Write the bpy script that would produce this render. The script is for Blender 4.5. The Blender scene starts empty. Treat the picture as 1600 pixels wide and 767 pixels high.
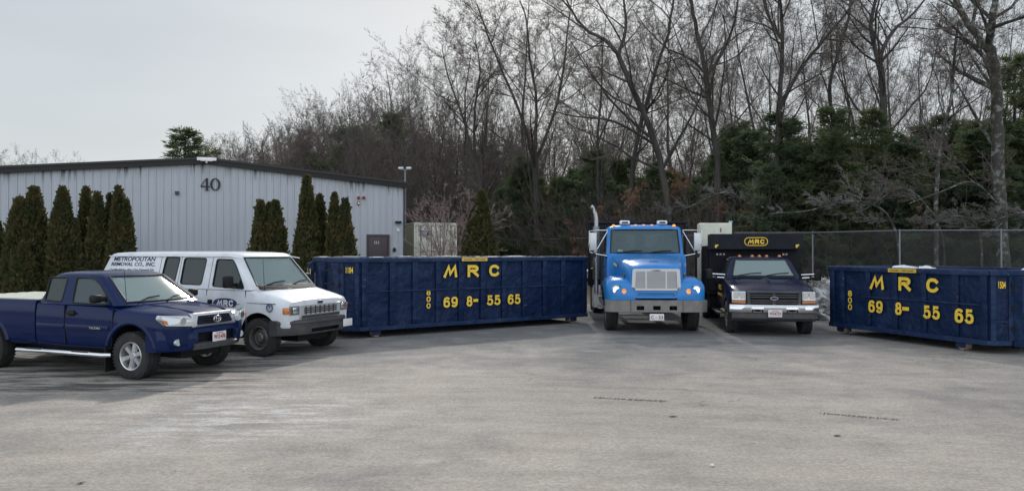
import bpy, bmesh, math, random
import numpy as np
from mathutils import Vector, Matrix

SC = bpy.context.scene
COL = SC.collection
R = math.radians

# ------------------------------------------------------------------ camera
EYE = 2.0
cam_d = bpy.data.cameras.new('camera'); cam = bpy.data.objects.new('camera', cam_d); COL.objects.link(cam)
cam_d.sensor_width = 36; cam_d.lens = 25.99; cam_d.clip_end = 3000
cam.location = (0, 0, EYE); cam.rotation_euler = (R(90.47), 0, 0)
SC.camera = cam

# ------------------------------------------------------------------ sky, sun, exposure
SUN_EL, SUN_AZ = R(33), R(1)          # low hazy sun beyond the woods, shadows fall towards the viewer
w = bpy.data.worlds.new('World'); SC.world = w; w.use_nodes = True
nt = w.node_tree; nt.nodes.clear()
out = nt.nodes.new('ShaderNodeOutputWorld'); bg = nt.nodes.new('ShaderNodeBackground')
sky = nt.nodes.new('ShaderNodeTexSky'); sky.sky_type = 'NISHITA'; sky.sun_disc = False
sky.sun_elevation = SUN_EL; sky.sun_rotation = SUN_AZ; sky.dust_density = 3.0; sky.air_density = 1.0
tc = nt.nodes.new('ShaderNodeTexCoord'); sep = nt.nodes.new('ShaderNodeSeparateXYZ')
nt.links.new(tc.outputs['Generated'], sep.inputs[0])
ramp = nt.nodes.new('ShaderNodeValToRGB')
ramp.color_ramp.elements[0].position = 0.0; ramp.color_ramp.elements[0].color = (7.2, 7.5, 7.5, 1)
ramp.color_ramp.elements[1].position = 0.55; ramp.color_ramp.elements[1].color = (5.3, 5.9, 6.6, 1)
e = ramp.color_ramp.elements.new(0.14); e.color = (6.3, 6.8, 7.15, 1)
nt.links.new(sep.outputs['Z'], ramp.inputs[0])
mp = nt.nodes.new('ShaderNodeMapping'); mp.inputs['Scale'].default_value = (1.2, 1.2, 4.5)
nt.links.new(tc.outputs['Generated'], mp.inputs[0])
nz = nt.nodes.new('ShaderNodeTexNoise'); nz.inputs['Scale'].default_value = 1.3; nz.inputs['Detail'].default_value = 4
nz.inputs['Roughness'].default_value = .45
nt.links.new(mp.outputs[0], nz.inputs['Vector'])
cr = nt.nodes.new('ShaderNodeMapRange'); cr.inputs['From Min'].default_value = .3; cr.inputs['From Max'].default_value = .7
cr.inputs['To Min'].default_value = .88; cr.inputs['To Max'].default_value = 1.1
nt.links.new(nz.outputs[0], cr.inputs[0])
# sky behind the viewer made brighter, an added lift for surfaces facing the camera
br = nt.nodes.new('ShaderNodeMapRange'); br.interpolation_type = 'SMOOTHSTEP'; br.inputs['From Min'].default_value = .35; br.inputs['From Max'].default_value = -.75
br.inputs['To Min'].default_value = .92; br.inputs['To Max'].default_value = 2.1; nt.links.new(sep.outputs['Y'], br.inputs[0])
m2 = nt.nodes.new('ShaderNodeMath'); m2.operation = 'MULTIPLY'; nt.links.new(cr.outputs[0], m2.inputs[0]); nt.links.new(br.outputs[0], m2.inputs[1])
mul = nt.nodes.new('ShaderNodeVectorMath'); mul.operation = 'SCALE'
nt.links.new(ramp.outputs[0], mul.inputs[0]); nt.links.new(m2.outputs[0], mul.inputs['Scale'])
mix = nt.nodes.new('ShaderNodeMix'); mix.data_type = 'RGBA'; mix.inputs[0].default_value = .90   # thin cloud over the clear sky
nt.links.new(sky.outputs[0], mix.inputs[6]); nt.links.new(mul.outputs[0], mix.inputs[7])
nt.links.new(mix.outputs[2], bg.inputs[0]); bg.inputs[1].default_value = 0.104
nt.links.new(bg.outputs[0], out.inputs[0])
sd = bpy.data.lights.new('sun', 'SUN'); sun = bpy.data.objects.new('sun', sd); COL.objects.link(sun)
sd.energy = 2.9; sd.angle = R(3.0); sd.color = (1, .95, .88)
sun.rotation_euler = Vector((-math.sin(SUN_AZ) * math.cos(SUN_EL), -math.cos(SUN_AZ) * math.cos(SUN_EL), -math.sin(SUN_EL))).to_track_quat('-Z', 'Y').to_euler()
vs = SC.view_settings; vs.view_transform = 'Standard'; vs.look = 'None'; vs.gamma = 1; vs.exposure = 0.02; vs.use_curve_mapping = False
SC.cycles.use_denoising = True
SC.cycles.max_bounces = 6; SC.cycles.transparent_max_bounces = 16

# ------------------------------------------------------------------ materials
def mat(name, col, rough=.6, metal=0., coat=0., noise=None, bump=None, alpha=None, emit=None, spec=None, trans=0):
    """noise = (scale, colour2, low, high[, stretch]) mixes a second colour in by object-space noise; bump = (scale, strength)"""
    m = bpy.data.materials.new(name); m.use_nodes = True
    t = m.node_tree; b = t.nodes['Principled BSDF']
    b.inputs['Base Color'].default_value = (*col, 1); b.inputs['Roughness'].default_value = rough
    b.inputs['Metallic'].default_value = metal; b.inputs['Coat Weight'].default_value = coat
    b.inputs['Coat Roughness'].default_value = .06
    if spec is not None: b.inputs['Specular IOR Level'].default_value = spec
    if alpha is not None: b.inputs['Alpha'].default_value = alpha
    if emit: b.inputs['Emission Color'].default_value = (*emit[0], 1); b.inputs['Emission Strength'].default_value = emit[1]
    b.inputs['Transmission Weight'].default_value = trans
    c = t.nodes.new('ShaderNodeTexCoord')
    if noise:
        vec = c.outputs['Object']
        if len(noise) > 4:
            q = t.nodes.new('ShaderNodeMapping'); q.inputs['Scale'].default_value = noise[4]
            t.links.new(vec, q.inputs[0]); vec = q.outputs[0]
        n = t.nodes.new('ShaderNodeTexNoise'); n.inputs['Scale'].default_value = noise[0]; n.inputs['Detail'].default_value = 6
        n.inputs['Roughness'].default_value = .62
        t.links.new(vec, n.inputs['Vector'])
        r = t.nodes.new('ShaderNodeMapRange'); r.inputs['From Min'].default_value = noise[2]; r.inputs['From Max'].default_value = noise[3]
        t.links.new(n.outputs[0], r.inputs[0])
        x = t.nodes.new('ShaderNodeMix'); x.data_type = 'RGBA'
        x.inputs[6].default_value = (*col, 1); x.inputs[7].default_value = (*noise[1], 1)
        t.links.new(r.outputs[0], x.inputs[0]); t.links.new(x.outputs[2], b.inputs['Base Color'])
    if bump:
        n2 = t.nodes.new('ShaderNodeTexNoise'); n2.inputs['Scale'].default_value = bump[0]; n2.inputs['Detail'].default_value = 5
        t.links.new(c.outputs['Object'], n2.inputs['Vector'])
        bb = t.nodes.new('ShaderNodeBump'); bb.inputs['Strength'].default_value = bump[1]; bb.inputs['Distance'].default_value = .02
        t.links.new(n2.outputs[0], bb.inputs['Height']); t.links.new(bb.outputs[0], b.inputs['Normal'])
    return m

MT = dict(
    tac=mat('navy_paint', (.002, .0115, .064), .4, 0, .45, (2.2, (.006, .017, .055), .5, .85), spec=.04),
    van=mat('white_van_paint', (.66, .68, .72), .35, 0, .4, (3, (.48, .48, .49), .5, .85), spec=.3),
    frt=mat('bright_blue_paint', (.016, .20, .56), .34, 0, .6, (2.5, (.035, .17, .40), .5, .85), spec=.2),
    ford=mat('dark_navy_paint', (.005, .009, .038), .4, 0, .5, (2.4, (.018, .023, .055), .5, .85), spec=.05),
    dump=None, dumpw=None,
    blackp=mat('black_body_paint', (.005, .007, .014), .55, 0, 0, (3, (.02, .02, .025), .5, .8), spec=.25),
    rust=mat('rusty_interior', (.12, .035, .02), .85, 0, 0, (4, (.05, .02, .016), .4, .7)),
    yel=mat('yellow_lettering', (.90, .60, .05), .55, 0, 0, (13, (.10, .09, .08), .60, .72)),
    black=mat('black_plastic', (.009, .009, .010), .6, spec=.3),
    seal=mat('black_rubber_seal', (.008, .008, .009), .6),
    rub=mat('tyre_rubber', (.018, .018, .019), .85, 0, 0, (6, (.045, .042, .04), .45, .75)),
    dgrey=mat('dark_grey_plastic', (.045, .045, .05), .6, 0, 0, (4, (.09, .085, .08), .45, .8)),
    steel=mat('bumper_steel', (.24, .235, .23), .42, .7, 0, (3, (.15, .14, .13), .45, .8)),
    chrome=mat('chrome', (.72, .73, .75), .16, 1),
    alloy=mat('alloy_wheel', (.55, .56, .58), .32, .8),
    wsteel=mat('steel_wheel', (.20, .19, .18), .5, .6, 0, (8, (.10, .08, .07), .45, .75)),
    lamp=mat('clear_lamp', (.62, .66, .68), .12, .35, 1),
    lampin=mat('lamp_reflector', (.78, .8, .82), .12, .9),
    amber=mat('amber_lens', (.52, .17, .04), .25, 0, .6),
    lit=mat('lit_headlight', (.9, .95, 1), .2, 0, 0, emit=((.80, .95, 1), 2.6)),
    litw=mat('lit_headlight_warm', (.9, .95, .8), .2, 0, 0, emit=((.85, 1, .72), 2.2)),
    litam=mat('lit_amber_lamp', (.9, .3, .03), .3, 0, 0, emit=((1, .33, .03), 1.1)),
    ws=mat('painted_sheen_windshield', (.25, .33, .33), .06, 0, 0, alpha=.66, spec=.8),  # sky reflection and dust glare painted into the pale base colour
    wsd=mat('clear_windshield', (.13, .19, .20), .05, 0, 0, alpha=.33, spec=.6),
    tint=mat('tinted_window', (.022, .032, .032), .07, 0, 0, alpha=.93, spec=.6),
    side=mat('side_window', (.05, .075, .08), .06, 0, 0, alpha=.8, spec=.6),
    seat=mat('grey_seat_cloth', (.035, .036, .04), .9),
    dash=mat('dash_plastic', (.03, .03, .032), .7),
    plate=mat('plate_white', (.72, .72, .72), .5),
    platered=mat('plate_red', (.42, .04, .05), .5),
    white=mat('white_plastic', (.75, .76, .76), .4),
    cream=mat('cream_enamel', (.62, .62, .52), .5, 0, 0, (3, (.5, .5, .42), .45, .8)),
    navyt=mat('navy_lettering', (.02, .035, .13), .5),
    grale=mat('grille_silver', (.58, .59, .61), .4, .5),
    snow=mat('snow', (.66, .68, .71), .75, 0, 0, (5, (.42, .42, .42), .5, .8), (20, .5)),
    tan=mat('weathered_plywood', (.36, .32, .25), .8, 0, 0, (6, (.22, .2, .17), .4, .7)),
    galv=mat('galvanised_steel', (.24, .26, .28), .5, .5),
    lotline=mat('sign_text', (.3, .02, .02), .6),
)

def ramp_mix(t, fac, c0, c1):
    x = t.nodes.new('ShaderNodeMix'); x.data_type = 'RGBA'
    for i, c in ((6, c0), (7, c1)):
        if isinstance(c, tuple): x.inputs[i].default_value = (*c, 1)
        else: t.links.new(c, x.inputs[i])
    t.links.new(fac, x.inputs[0]); return x.outputs[2]
def n_noise(t, vec, scale, detail=5, rough=.6, stretch=None, rot=0, loc=(0, 0, 0)):
    if stretch or rot or loc != (0, 0, 0):
        q = t.nodes.new('ShaderNodeMapping'); q.inputs['Scale'].default_value = stretch or (1, 1, 1); q.inputs['Rotation'].default_value = (0, 0, rot)
        q.inputs['Location'].default_value = loc
        t.links.new(vec, q.inputs[0]); vec = q.outputs[0]
    n = t.nodes.new('ShaderNodeTexNoise'); n.inputs['Scale'].default_value = scale; n.inputs['Detail'].default_value = detail
    n.inputs['Roughness'].default_value = rough; t.links.new(vec, n.inputs['Vector']); return n.outputs[0]
def n_map(t, v, a, b, c=0., d=1.):
    r = t.nodes.new('ShaderNodeMapRange'); r.inputs['From Min'].default_value = a; r.inputs['From Max'].default_value = b
    r.inputs['To Min'].default_value = c; r.inputs['To Max'].default_value = d; t.links.new(v, r.inputs[0]); return r.outputs[0]
def n_math(t, op, a, b):
    m = t.nodes.new('ShaderNodeMath'); m.operation = op
    for i, c in enumerate((a, b)):
        if isinstance(c, (int, float)): m.inputs[i].default_value = c
        else: t.links.new(c, m.inputs[i])
    return m.outputs[0]


for k_ in ('tac', 'ford', 'frt'): MT[k_].node_tree.nodes['Principled BSDF'].inputs['Coat Roughness'].default_value = .10
def worn_paint(name, base, pale, seed):
    m = bpy.data.materials.new(name); m.use_nodes = True; t = m.node_tree; b = t.nodes['Principled BSDF']; c = t.nodes.new('ShaderNodeTexCoord').outputs['Object']
    col = ramp_mix(t, n_map(t, n_noise(t, c, 1.1, 5, .6, None, 0, (seed, 0, 0)), .42, .72, 0, .75), base, pale)
    col = ramp_mix(t, n_map(t, n_noise(t, c, 3.4, 6, .7, (1, 1, .35), 0, (0, seed, 0)), .56, .70, 0, .5), col, (.045, .065, .13))          # chalky runs
    sc_ = n_math(t, 'MULTIPLY', n_map(t, n_noise(t, c, 26, 3, .6, (.12, 1, 1), 0, (seed, 3, 0)), .66, .70), n_map(t, n_noise(t, c, 1.6, 3, .6), .45, .6))
    col = ramp_mix(t, n_math(t, 'MULTIPLY', sc_, .55), col, (.16, .19, .26))          # scrapes
    ru = n_math(t, 'MULTIPLY', n_map(t, n_noise(t, c, 11, 7, .8, None, 0, (0, 0, seed)), .60, .66), n_map(t, n_noise(t, c, .9, 4, .6, None, 0, (5, seed, 0)), .48, .62))
    col = ramp_mix(t, ru, col, (.11, .045, .025))           # rust bites
    t.links.new(col, b.inputs['Base Color']); b.inputs['Roughness'].default_value = .6; b.inputs['Specular IOR Level'].default_value = .25
    h = n_math(t, 'ADD', n_noise(t, c, 2.3, 3, .5, None, 0, (seed, seed, 0)), n_math(t, 'MULTIPLY', n_noise(t, c, 9, 3, .5), .18))
    bp = t.nodes.new('ShaderNodeBump'); bp.inputs['Strength'].default_value = 1; bp.inputs['Distance'].default_value = .12; t.links.new(h, bp.inputs['Height']); t.links.new(bp.outputs[0], b.inputs['Normal'])
    return m
def leafy(name, c0, c1, scale, f=.45):        # thin foliage lets light through
    m = bpy.data.materials.new(name); m.use_nodes = True; t = m.node_tree; t.nodes.remove(t.nodes['Principled BSDF']); c = t.nodes.new('ShaderNodeTexCoord').outputs['Object']
    col = ramp_mix(t, n_map(t, n_noise(t, c, scale, 5, .65), .38, .68), c0, c1); d = t.nodes.new('ShaderNodeBsdfDiffuse'); tr = t.nodes.new('ShaderNodeBsdfTranslucent'); mx = t.nodes.new('ShaderNodeMixShader'); mx.inputs[0].default_value = f
    t.links.new(col, d.inputs[0]); t.links.new(col, tr.inputs[0]); t.links.new(d.outputs[0], mx.inputs[1]); t.links.new(tr.outputs[0], mx.inputs[2]); t.links.new(mx.outputs[0], t.nodes['Material Output'].inputs[0]); return m
MT['dump'] = worn_paint('dumpster_paint', (.0035, .0155, .056), (.009, .027, .078), 1.3)
MT['dumpw'] = worn_paint('worn_dumpster_paint', (.007, .023, .072), (.03, .052, .115), 4.1)

# ------------------------------------------------------------------ mesh helpers
class MB:
    def __init__(s): s.v = []; s.f = []; s.m = []
    def add(s, v, f, mi=0):
        b = len(s.v); s.v += [tuple(p) for p in v]
        for q in f: s.f.append(tuple(b + i for i in q)); s.m.append(mi)
    def box(s, x0, x1, y0, y1, z0, z1, mi=0, rz=0, c=None):
        v = [(x, y, z) for z in (z0, z1) for y in (y0, y1) for x in (x0, x1)]
        if rz:
            ca, sa = math.cos(rz), math.sin(rz); cx, cy = c or ((x0 + x1) / 2, (y0 + y1) / 2)
            v = [(cx + (x - cx) * ca - (y - cy) * sa, cy + (x - cx) * sa + (y - cy) * ca, z) for x, y, z in v]
        s.add(v, [(0, 2, 3, 1), (4, 5, 7, 6), (0, 1, 5, 4), (2, 6, 7, 3), (0, 4, 6, 2), (1, 3, 7, 5)], mi)
    def hexa(s, p, mi=0):     # p: 4 bottom + 4 top, counter-clockwise
        s.add(p, [(3, 2, 1, 0), (4, 5, 6, 7), (0, 1, 5, 4), (1, 2, 6, 5), (2, 3, 7, 6), (3, 0, 4, 7)], mi)
    def prism(s, pts, off, mi=0):   # 3-D polygon swept by off
        n = len(pts); off = Vector(off); a = [Vector(p) for p in pts]; b = [p + off for p in a]
        s.add(a + b, [tuple(range(n))[::-1], tuple(range(n, 2 * n))] + [(i, (i + 1) % n, n + (i + 1) % n, n + i) for i in range(n)], mi)
    def loft(s, rings, mi=0, caps=True, closed=True):
        n = len(rings[0]); v = [p for r in rings for p in r]; f = []
        for k in range(len(rings) - 1):
            for i in range(n if closed else n - 1):
                j = (i + 1) % n; f.append((k * n + i, k * n + j, (k + 1) * n + j, (k + 1) * n + i))
        if caps: f += [tuple(range(n))[::-1], tuple(range((len(rings) - 1) * n, len(rings) * n))]
        s.add(v, f, mi)
    def tube(s, pts, r, n=8, mi=0, caps=True):
        pts = [Vector(p) for p in pts]; rs = r if isinstance(r, (list, tuple)) else [r] * len(pts); rings = []
        up = Vector((0, 0, 1)); 
        for i, p in enumerate(pts):
            d = (pts[min(i + 1, len(pts) - 1)] - pts[max(i - 1, 0)]).normalized()
            a = d.cross(up if abs(d.z) < .9 else Vector((1, 0, 0))).normalized()
            if i and a.dot(pa) < 0: a = -a
            pa = a; b = d.cross(a)
            rings.append([p + a * math.cos(2 * math.pi * k / n) * rs[i] + b * math.sin(2 * math.pi * k / n) * rs[i] for k in range(n)])
        s.loft(rings, mi, caps)
    def ring(s, pts, r, n=6, mi=0):   # closed tube through a loop of points
        pts = [Vector(p) for p in pts]; N = len(pts); b0 = len(s.v); v = []
        cen = sum(pts, Vector()) / N
        for i, p in enumerate(pts):
            d = (pts[(i + 1) % N] - pts[i - 1]).normalized(); a = (p - cen); a = (a - d * a.dot(d)).normalized(); b = d.cross(a)
            v += [p + a * math.cos(2 * math.pi * k / n) * r + b * math.sin(2 * math.pi * k / n) * r for k in range(n)]
        f = [(i * n + k, i * n + (k + 1) % n, ((i + 1) % N) * n + (k + 1) % n, ((i + 1) % N) * n + k) for i in range(N) for k in range(n)]
        s.add(v, f, mi)
    def lathe_y(s, prof, cx, cy, cz, n=32, mi=0, sg=1, caps=True):   # prof: (radius, y offset outwards)
        rings = [[(cx + r * math.cos(2 * math.pi * k / n), cy + sg * y, cz + r * math.sin(2 * math.pi * k / n)) for k in range(n)] for r, y in prof]
        s.loft(rings, mi, caps)
    def obj(s, name, mats, parent=None, smooth=35, bevel=0, seg=2, loc=None, rz=0):
        me = bpy.data.meshes.new(name); me.from_pydata(s.v, [], s.f); me.update()
        for m_ in (mats if isinstance(mats, (list, tuple)) else [mats]): me.materials.append(m_)
        me.polygons.foreach_set('material_index', s.m)
        bm = bmesh.new(); bm.from_mesh(me); bmesh.ops.recalc_face_normals(bm, faces=bm.faces); bm.to_mesh(me); bm.free()
        o = bpy.data.objects.new(name, me); COL.objects.link(o)
        if bevel:
            b = o.modifiers.new('bevel', 'BEVEL'); b.width = bevel; b.segments = seg; b.limit_method = 'ANGLE'; b.angle_limit = R(32); b.harden_normals = False
            bake(o)
        shade(o.data, smooth)
        if parent: o.parent = parent
        if loc: o.location = loc
        o.rotation_euler.z = rz
        return o

def shade(me, ang):
    if not ang: return
    me.polygons.foreach_set('use_smooth', [True] * len(me.polygons))
    me.set_sharp_from_angle(angle=R(ang))

def bake(o):
    dg = bpy.context.evaluated_depsgraph_get(); dg.update()
    me = bpy.data.meshes.new_from_object(o.evaluated_get(dg)); old = o.data
    o.modifiers.clear(); o.data = me; bpy.data.meshes.remove(old); me.name = o.name

def cut(o, cb, mats=None):     # boolean-subtract the MB cb from o; cut faces take cb's material index
    c = cb.obj('cutter', list(o.data.materials), smooth=0)
    par = o.parent; o.parent = None        # both in local space
    m = o.modifiers.new('b', 'BOOLEAN'); m.operation = 'DIFFERENCE'; m.solver = 'EXACT'; m.object = c
    bake(o); cm = c.data; bpy.data.objects.remove(c); bpy.data.meshes.remove(cm); o.parent = par

def thing(name, label, cat, loc=(0, 0, 0), rz=0, group=None, kind=None):
    o = bpy.data.objects.new(name, None); COL.objects.link(o); o.empty_display_size = .2
    o.location = loc; o.rotation_euler.z = rz
    return tag(o, label, cat, group, kind)
def tag(o, label, cat, group=None, kind=None):
    o['label'] = label; o['category'] = cat
    if group: o['group'] = group
    if kind: o['kind'] = kind
    return o

def text(s, box, off, parent, m, face='y', bold=0., shear=0., depth=.004, name='lettering', rot=0):
    """box=(a0,a1,z0,z1) in the panel's plane, off = plane coordinate; face 'y' faces local -y (reads +x), 'x' faces +x (reads +y)"""
    c = bpy.data.curves.new('t', 'FONT'); c.body = s; c.size = 1; c.offset = bold; c.extrude = .002; c.shear = shear; c.resolution_u = 4
    o = bpy.data.objects.new('t', c); COL.objects.link(o)
    dg = bpy.context.evaluated_depsgraph_get(); dg.update()
    me = bpy.data.meshes.new_from_object(o.evaluated_get(dg)); bpy.data.objects.remove(o)
    v = np.array([p.co[:] for p in me.vertices]); mn, mx = v.min(0), v.max(0)
    a0, a1, z0, z1 = box
    X = a0 + (v[:, 0] - mn[0]) / (mx[0] - mn[0]) * (a1 - a0); Z = z0 + (v[:, 1] - mn[1]) / (mx[1] - mn[1]) * (z1 - z0)
    if shear == 0 and rot: pass
    D = (v[:, 2] - mn[2]) / max(mx[2] - mn[2], 1e-6) * depth
    n = np.zeros_like(v)
    if face == 'y': n[:, 0] = X; n[:, 1] = off - D; n[:, 2] = Z
    else: n[:, 0] = off + D; n[:, 1] = X; n[:, 2] = Z
    me.vertices.foreach_set('co', n.ravel()); me.update()
    me.materials.clear(); me.materials.append(m)
    o = bpy.data.objects.new(name, me); COL.objects.link(o); me.name = name
    if parent: o.parent = parent
    return o

def _el(cx, cy, rx, ry, a0, a1, n=14, pw=.82):
    f = lambda v: math.copysign(abs(v) ** pw, v)
    return [(cx + rx * f(math.cos(R(a0 + (a1 - a0) * i / n))), cy + ry * f(math.sin(R(a0 + (a1 - a0) * i / n)))) for i in range(n + 1)]
GLYPH = {
    'M': [[(0, 0), (.36, 1), (.50, .22), (.90, 1), (1, 0)]],
    'N': [[(0, 0), (0, 1), (1, 0), (1, 1)]],
    'R': [[(0, 0), (0, 1)] + _el(.55, .76, .42, .24, 90, -90, 8) + [(.02, .52)], [(.45, .50), (1, 0)]],
    'C': [_el(.5, .5, .5, .5, 38, 322, 20)],
    '0': [_el(.5, .5, .5, .5, 0, 360, 24)[:-1] + ['closed']],
    '1': [[(.2, .80), (.62, 1), (.62, 0)]],
    '4': [[(.72, 0), (.72, 1), (0, .30), (1, .30)]],
    '5': [[(.95, 1), (.18, 1), (.10, .52)] + _el(.48, .32, .50, .32, 125, -150, 14)],
    '6': [_el(.5, .31, .48, .31, 0, 360, 20)[:-1] + ['closed'], _el(.55, .5, .53, .5, 55, 185, 10)],
    '9': [_el(.5, .69, .48, .31, 0, 360, 20)[:-1] + ['closed'], _el(.45, .5, .53, .5, 235, 365, 10)],
    '8': [_el(.5, .77, .42, .23, 0, 360, 18)[:-1] + ['closed'], _el(.5, .27, .5, .27, 0, 360, 18)[:-1] + ['closed']],
    '-': [[(0, .5), (1, .5)]],
}
def block(s, box, off, parent, m, face='y', T=.19, gap=.16, name='lettering'):
    """painted block lettering drawn with a broad even stroke"""
    a0, a1, z0, z1 = box; h = z1 - z0; t = T * h; n = len(s); g = gap * (a1 - a0) / n if n > 1 else 0; W_ = [1.45 if c == 'M' and n > 1 else 1. for c in s]; cu = (a1 - a0 - g * (n - 1)) / sum(W_); b = MB(); k_ = 0; xc = a0
    for ci, ch in enumerate(s):
        cw = cu * W_[ci]; x0_ = xc; xc += cw + g
        for st in GLYPH[ch]:
            cl = st[-1] == 'closed'; st = st[:-1] if cl else st; k_ += 1
            if ch == '-': P = [Vector((a0, (z0 + z1) / 2)), Vector((a1, (z0 + z1) / 2))]; tt = h
            else: P = [Vector((x0_ + t / 2 + x * (cw - t), z0 + t / 2 + y * (h - t))) for x, y in st]; tt = t
            N = len(P); L, Rr = [], []
            for i in range(N):
                p0 = P[i - 1] if (i or cl) else None; p1 = P[(i + 1) % N] if (i < N - 1 or cl) else None
                d0 = (P[i] - p0).normalized() if p0 is not None else None; d1 = (p1 - P[i]).normalized() if p1 is not None else None
                if d0 is None: d0 = d1
                if d1 is None: d1 = d0
                nn = Vector((-(d0.y + d1.y), d0.x + d1.x)); nn = nn.normalized() if nn.length > 1e-6 else Vector((-d0.y, d0.x)); c = max(nn.dot(Vector((-d0.y, d0.x))), .55)
                e0 = Vector((0, 0))
                if not cl and ch not in '-M' and i in (0, N - 1): e0 = (d1 if i else -d0) * t * .5 if abs((d1 if i else d0).x) < .9 else Vector((0, 0))
                if not cl and ch == 'M' and i in (0, N - 1): e0 = Vector((0, -t * .5))
                q = P[i] + e0; L.append(q + nn * tt / 2 / c); Rr.append(q - nn * tt / 2 / c)
            f3 = (lambda p, e_: (p.x, off - e_, p.y)) if face == 'y' else (lambda p, e_: (off + e_, p.x, p.y))
            for i in range(N if cl else N - 1):
                j = (i + 1) % N; e_ = .002 + .0006 * k_ + (.0003 if i % 2 else 0)
                b.hexa([f3(q, 0) for q in (L[i], L[j], Rr[j], Rr[i])] + [f3(q, e_) for q in (L[i], L[j], Rr[j], Rr[i])])
    return b.obj(name, m, parent, smooth=0)

def join(objs, name):       # merge mesh objects that share a parent and material into one part
    bm = bmesh.new()
    for o in objs: bm.from_mesh(o.data)
    me = bpy.data.meshes.new(name); bm.to_mesh(me); bm.free()
    for m_ in objs[0].data.materials: me.materials.append(m_)
    r = bpy.data.objects.new(name, me); COL.objects.link(r); r.parent = objs[0].parent
    for o in objs: d = o.data; bpy.data.objects.remove(o); bpy.data.meshes.remove(d)
    return r

def px(x, y, d):            # where a sight line of the photograph meets the distance d
    return Vector(((x - 800) / 1155 * d, d, EYE - (y - 393) / 1155 * d))

def S(t): t = max(0., min(1., t)); return t * t * (3 - 2 * t)
def gz(x, y):               # height of the ground: flat lot, a low bank behind it
    y0 = 24.5 + 5 * math.exp(-((x - 5) / 4.) ** 2)
    far = max(0., y - 34)
    return .6 * S((y - y0) / 6) + .012 * min(far, 120) + .12 * math.sin(x * .13 + 1) * S((y - 34) / 20)

def fast_mesh(name, V, F, mats, mi=None):     # V (n,3), F (m,4 or 3) arrays
    me = bpy.data.meshes.new(name); k = F.shape[1]
    me.vertices.add(len(V)); me.vertices.foreach_set('co', np.asarray(V, dtype=np.float32).ravel())
    me.loops.add(F.size); me.loops.foreach_set('vertex_index', F.astype(np.int32).ravel())
    me.polygons.add(len(F)); me.polygons.foreach_set('loop_start', np.arange(0, F.size, k, dtype=np.int32))
    if mi is not None: me.polygons.foreach_set('material_index', np.asarray(mi, dtype=np.int32))
    me.update(calc_edges=True)
    for m_ in (mats if isinstance(mats, (list, tuple)) else [mats]): me.materials.append(m_)
    return me
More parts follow.
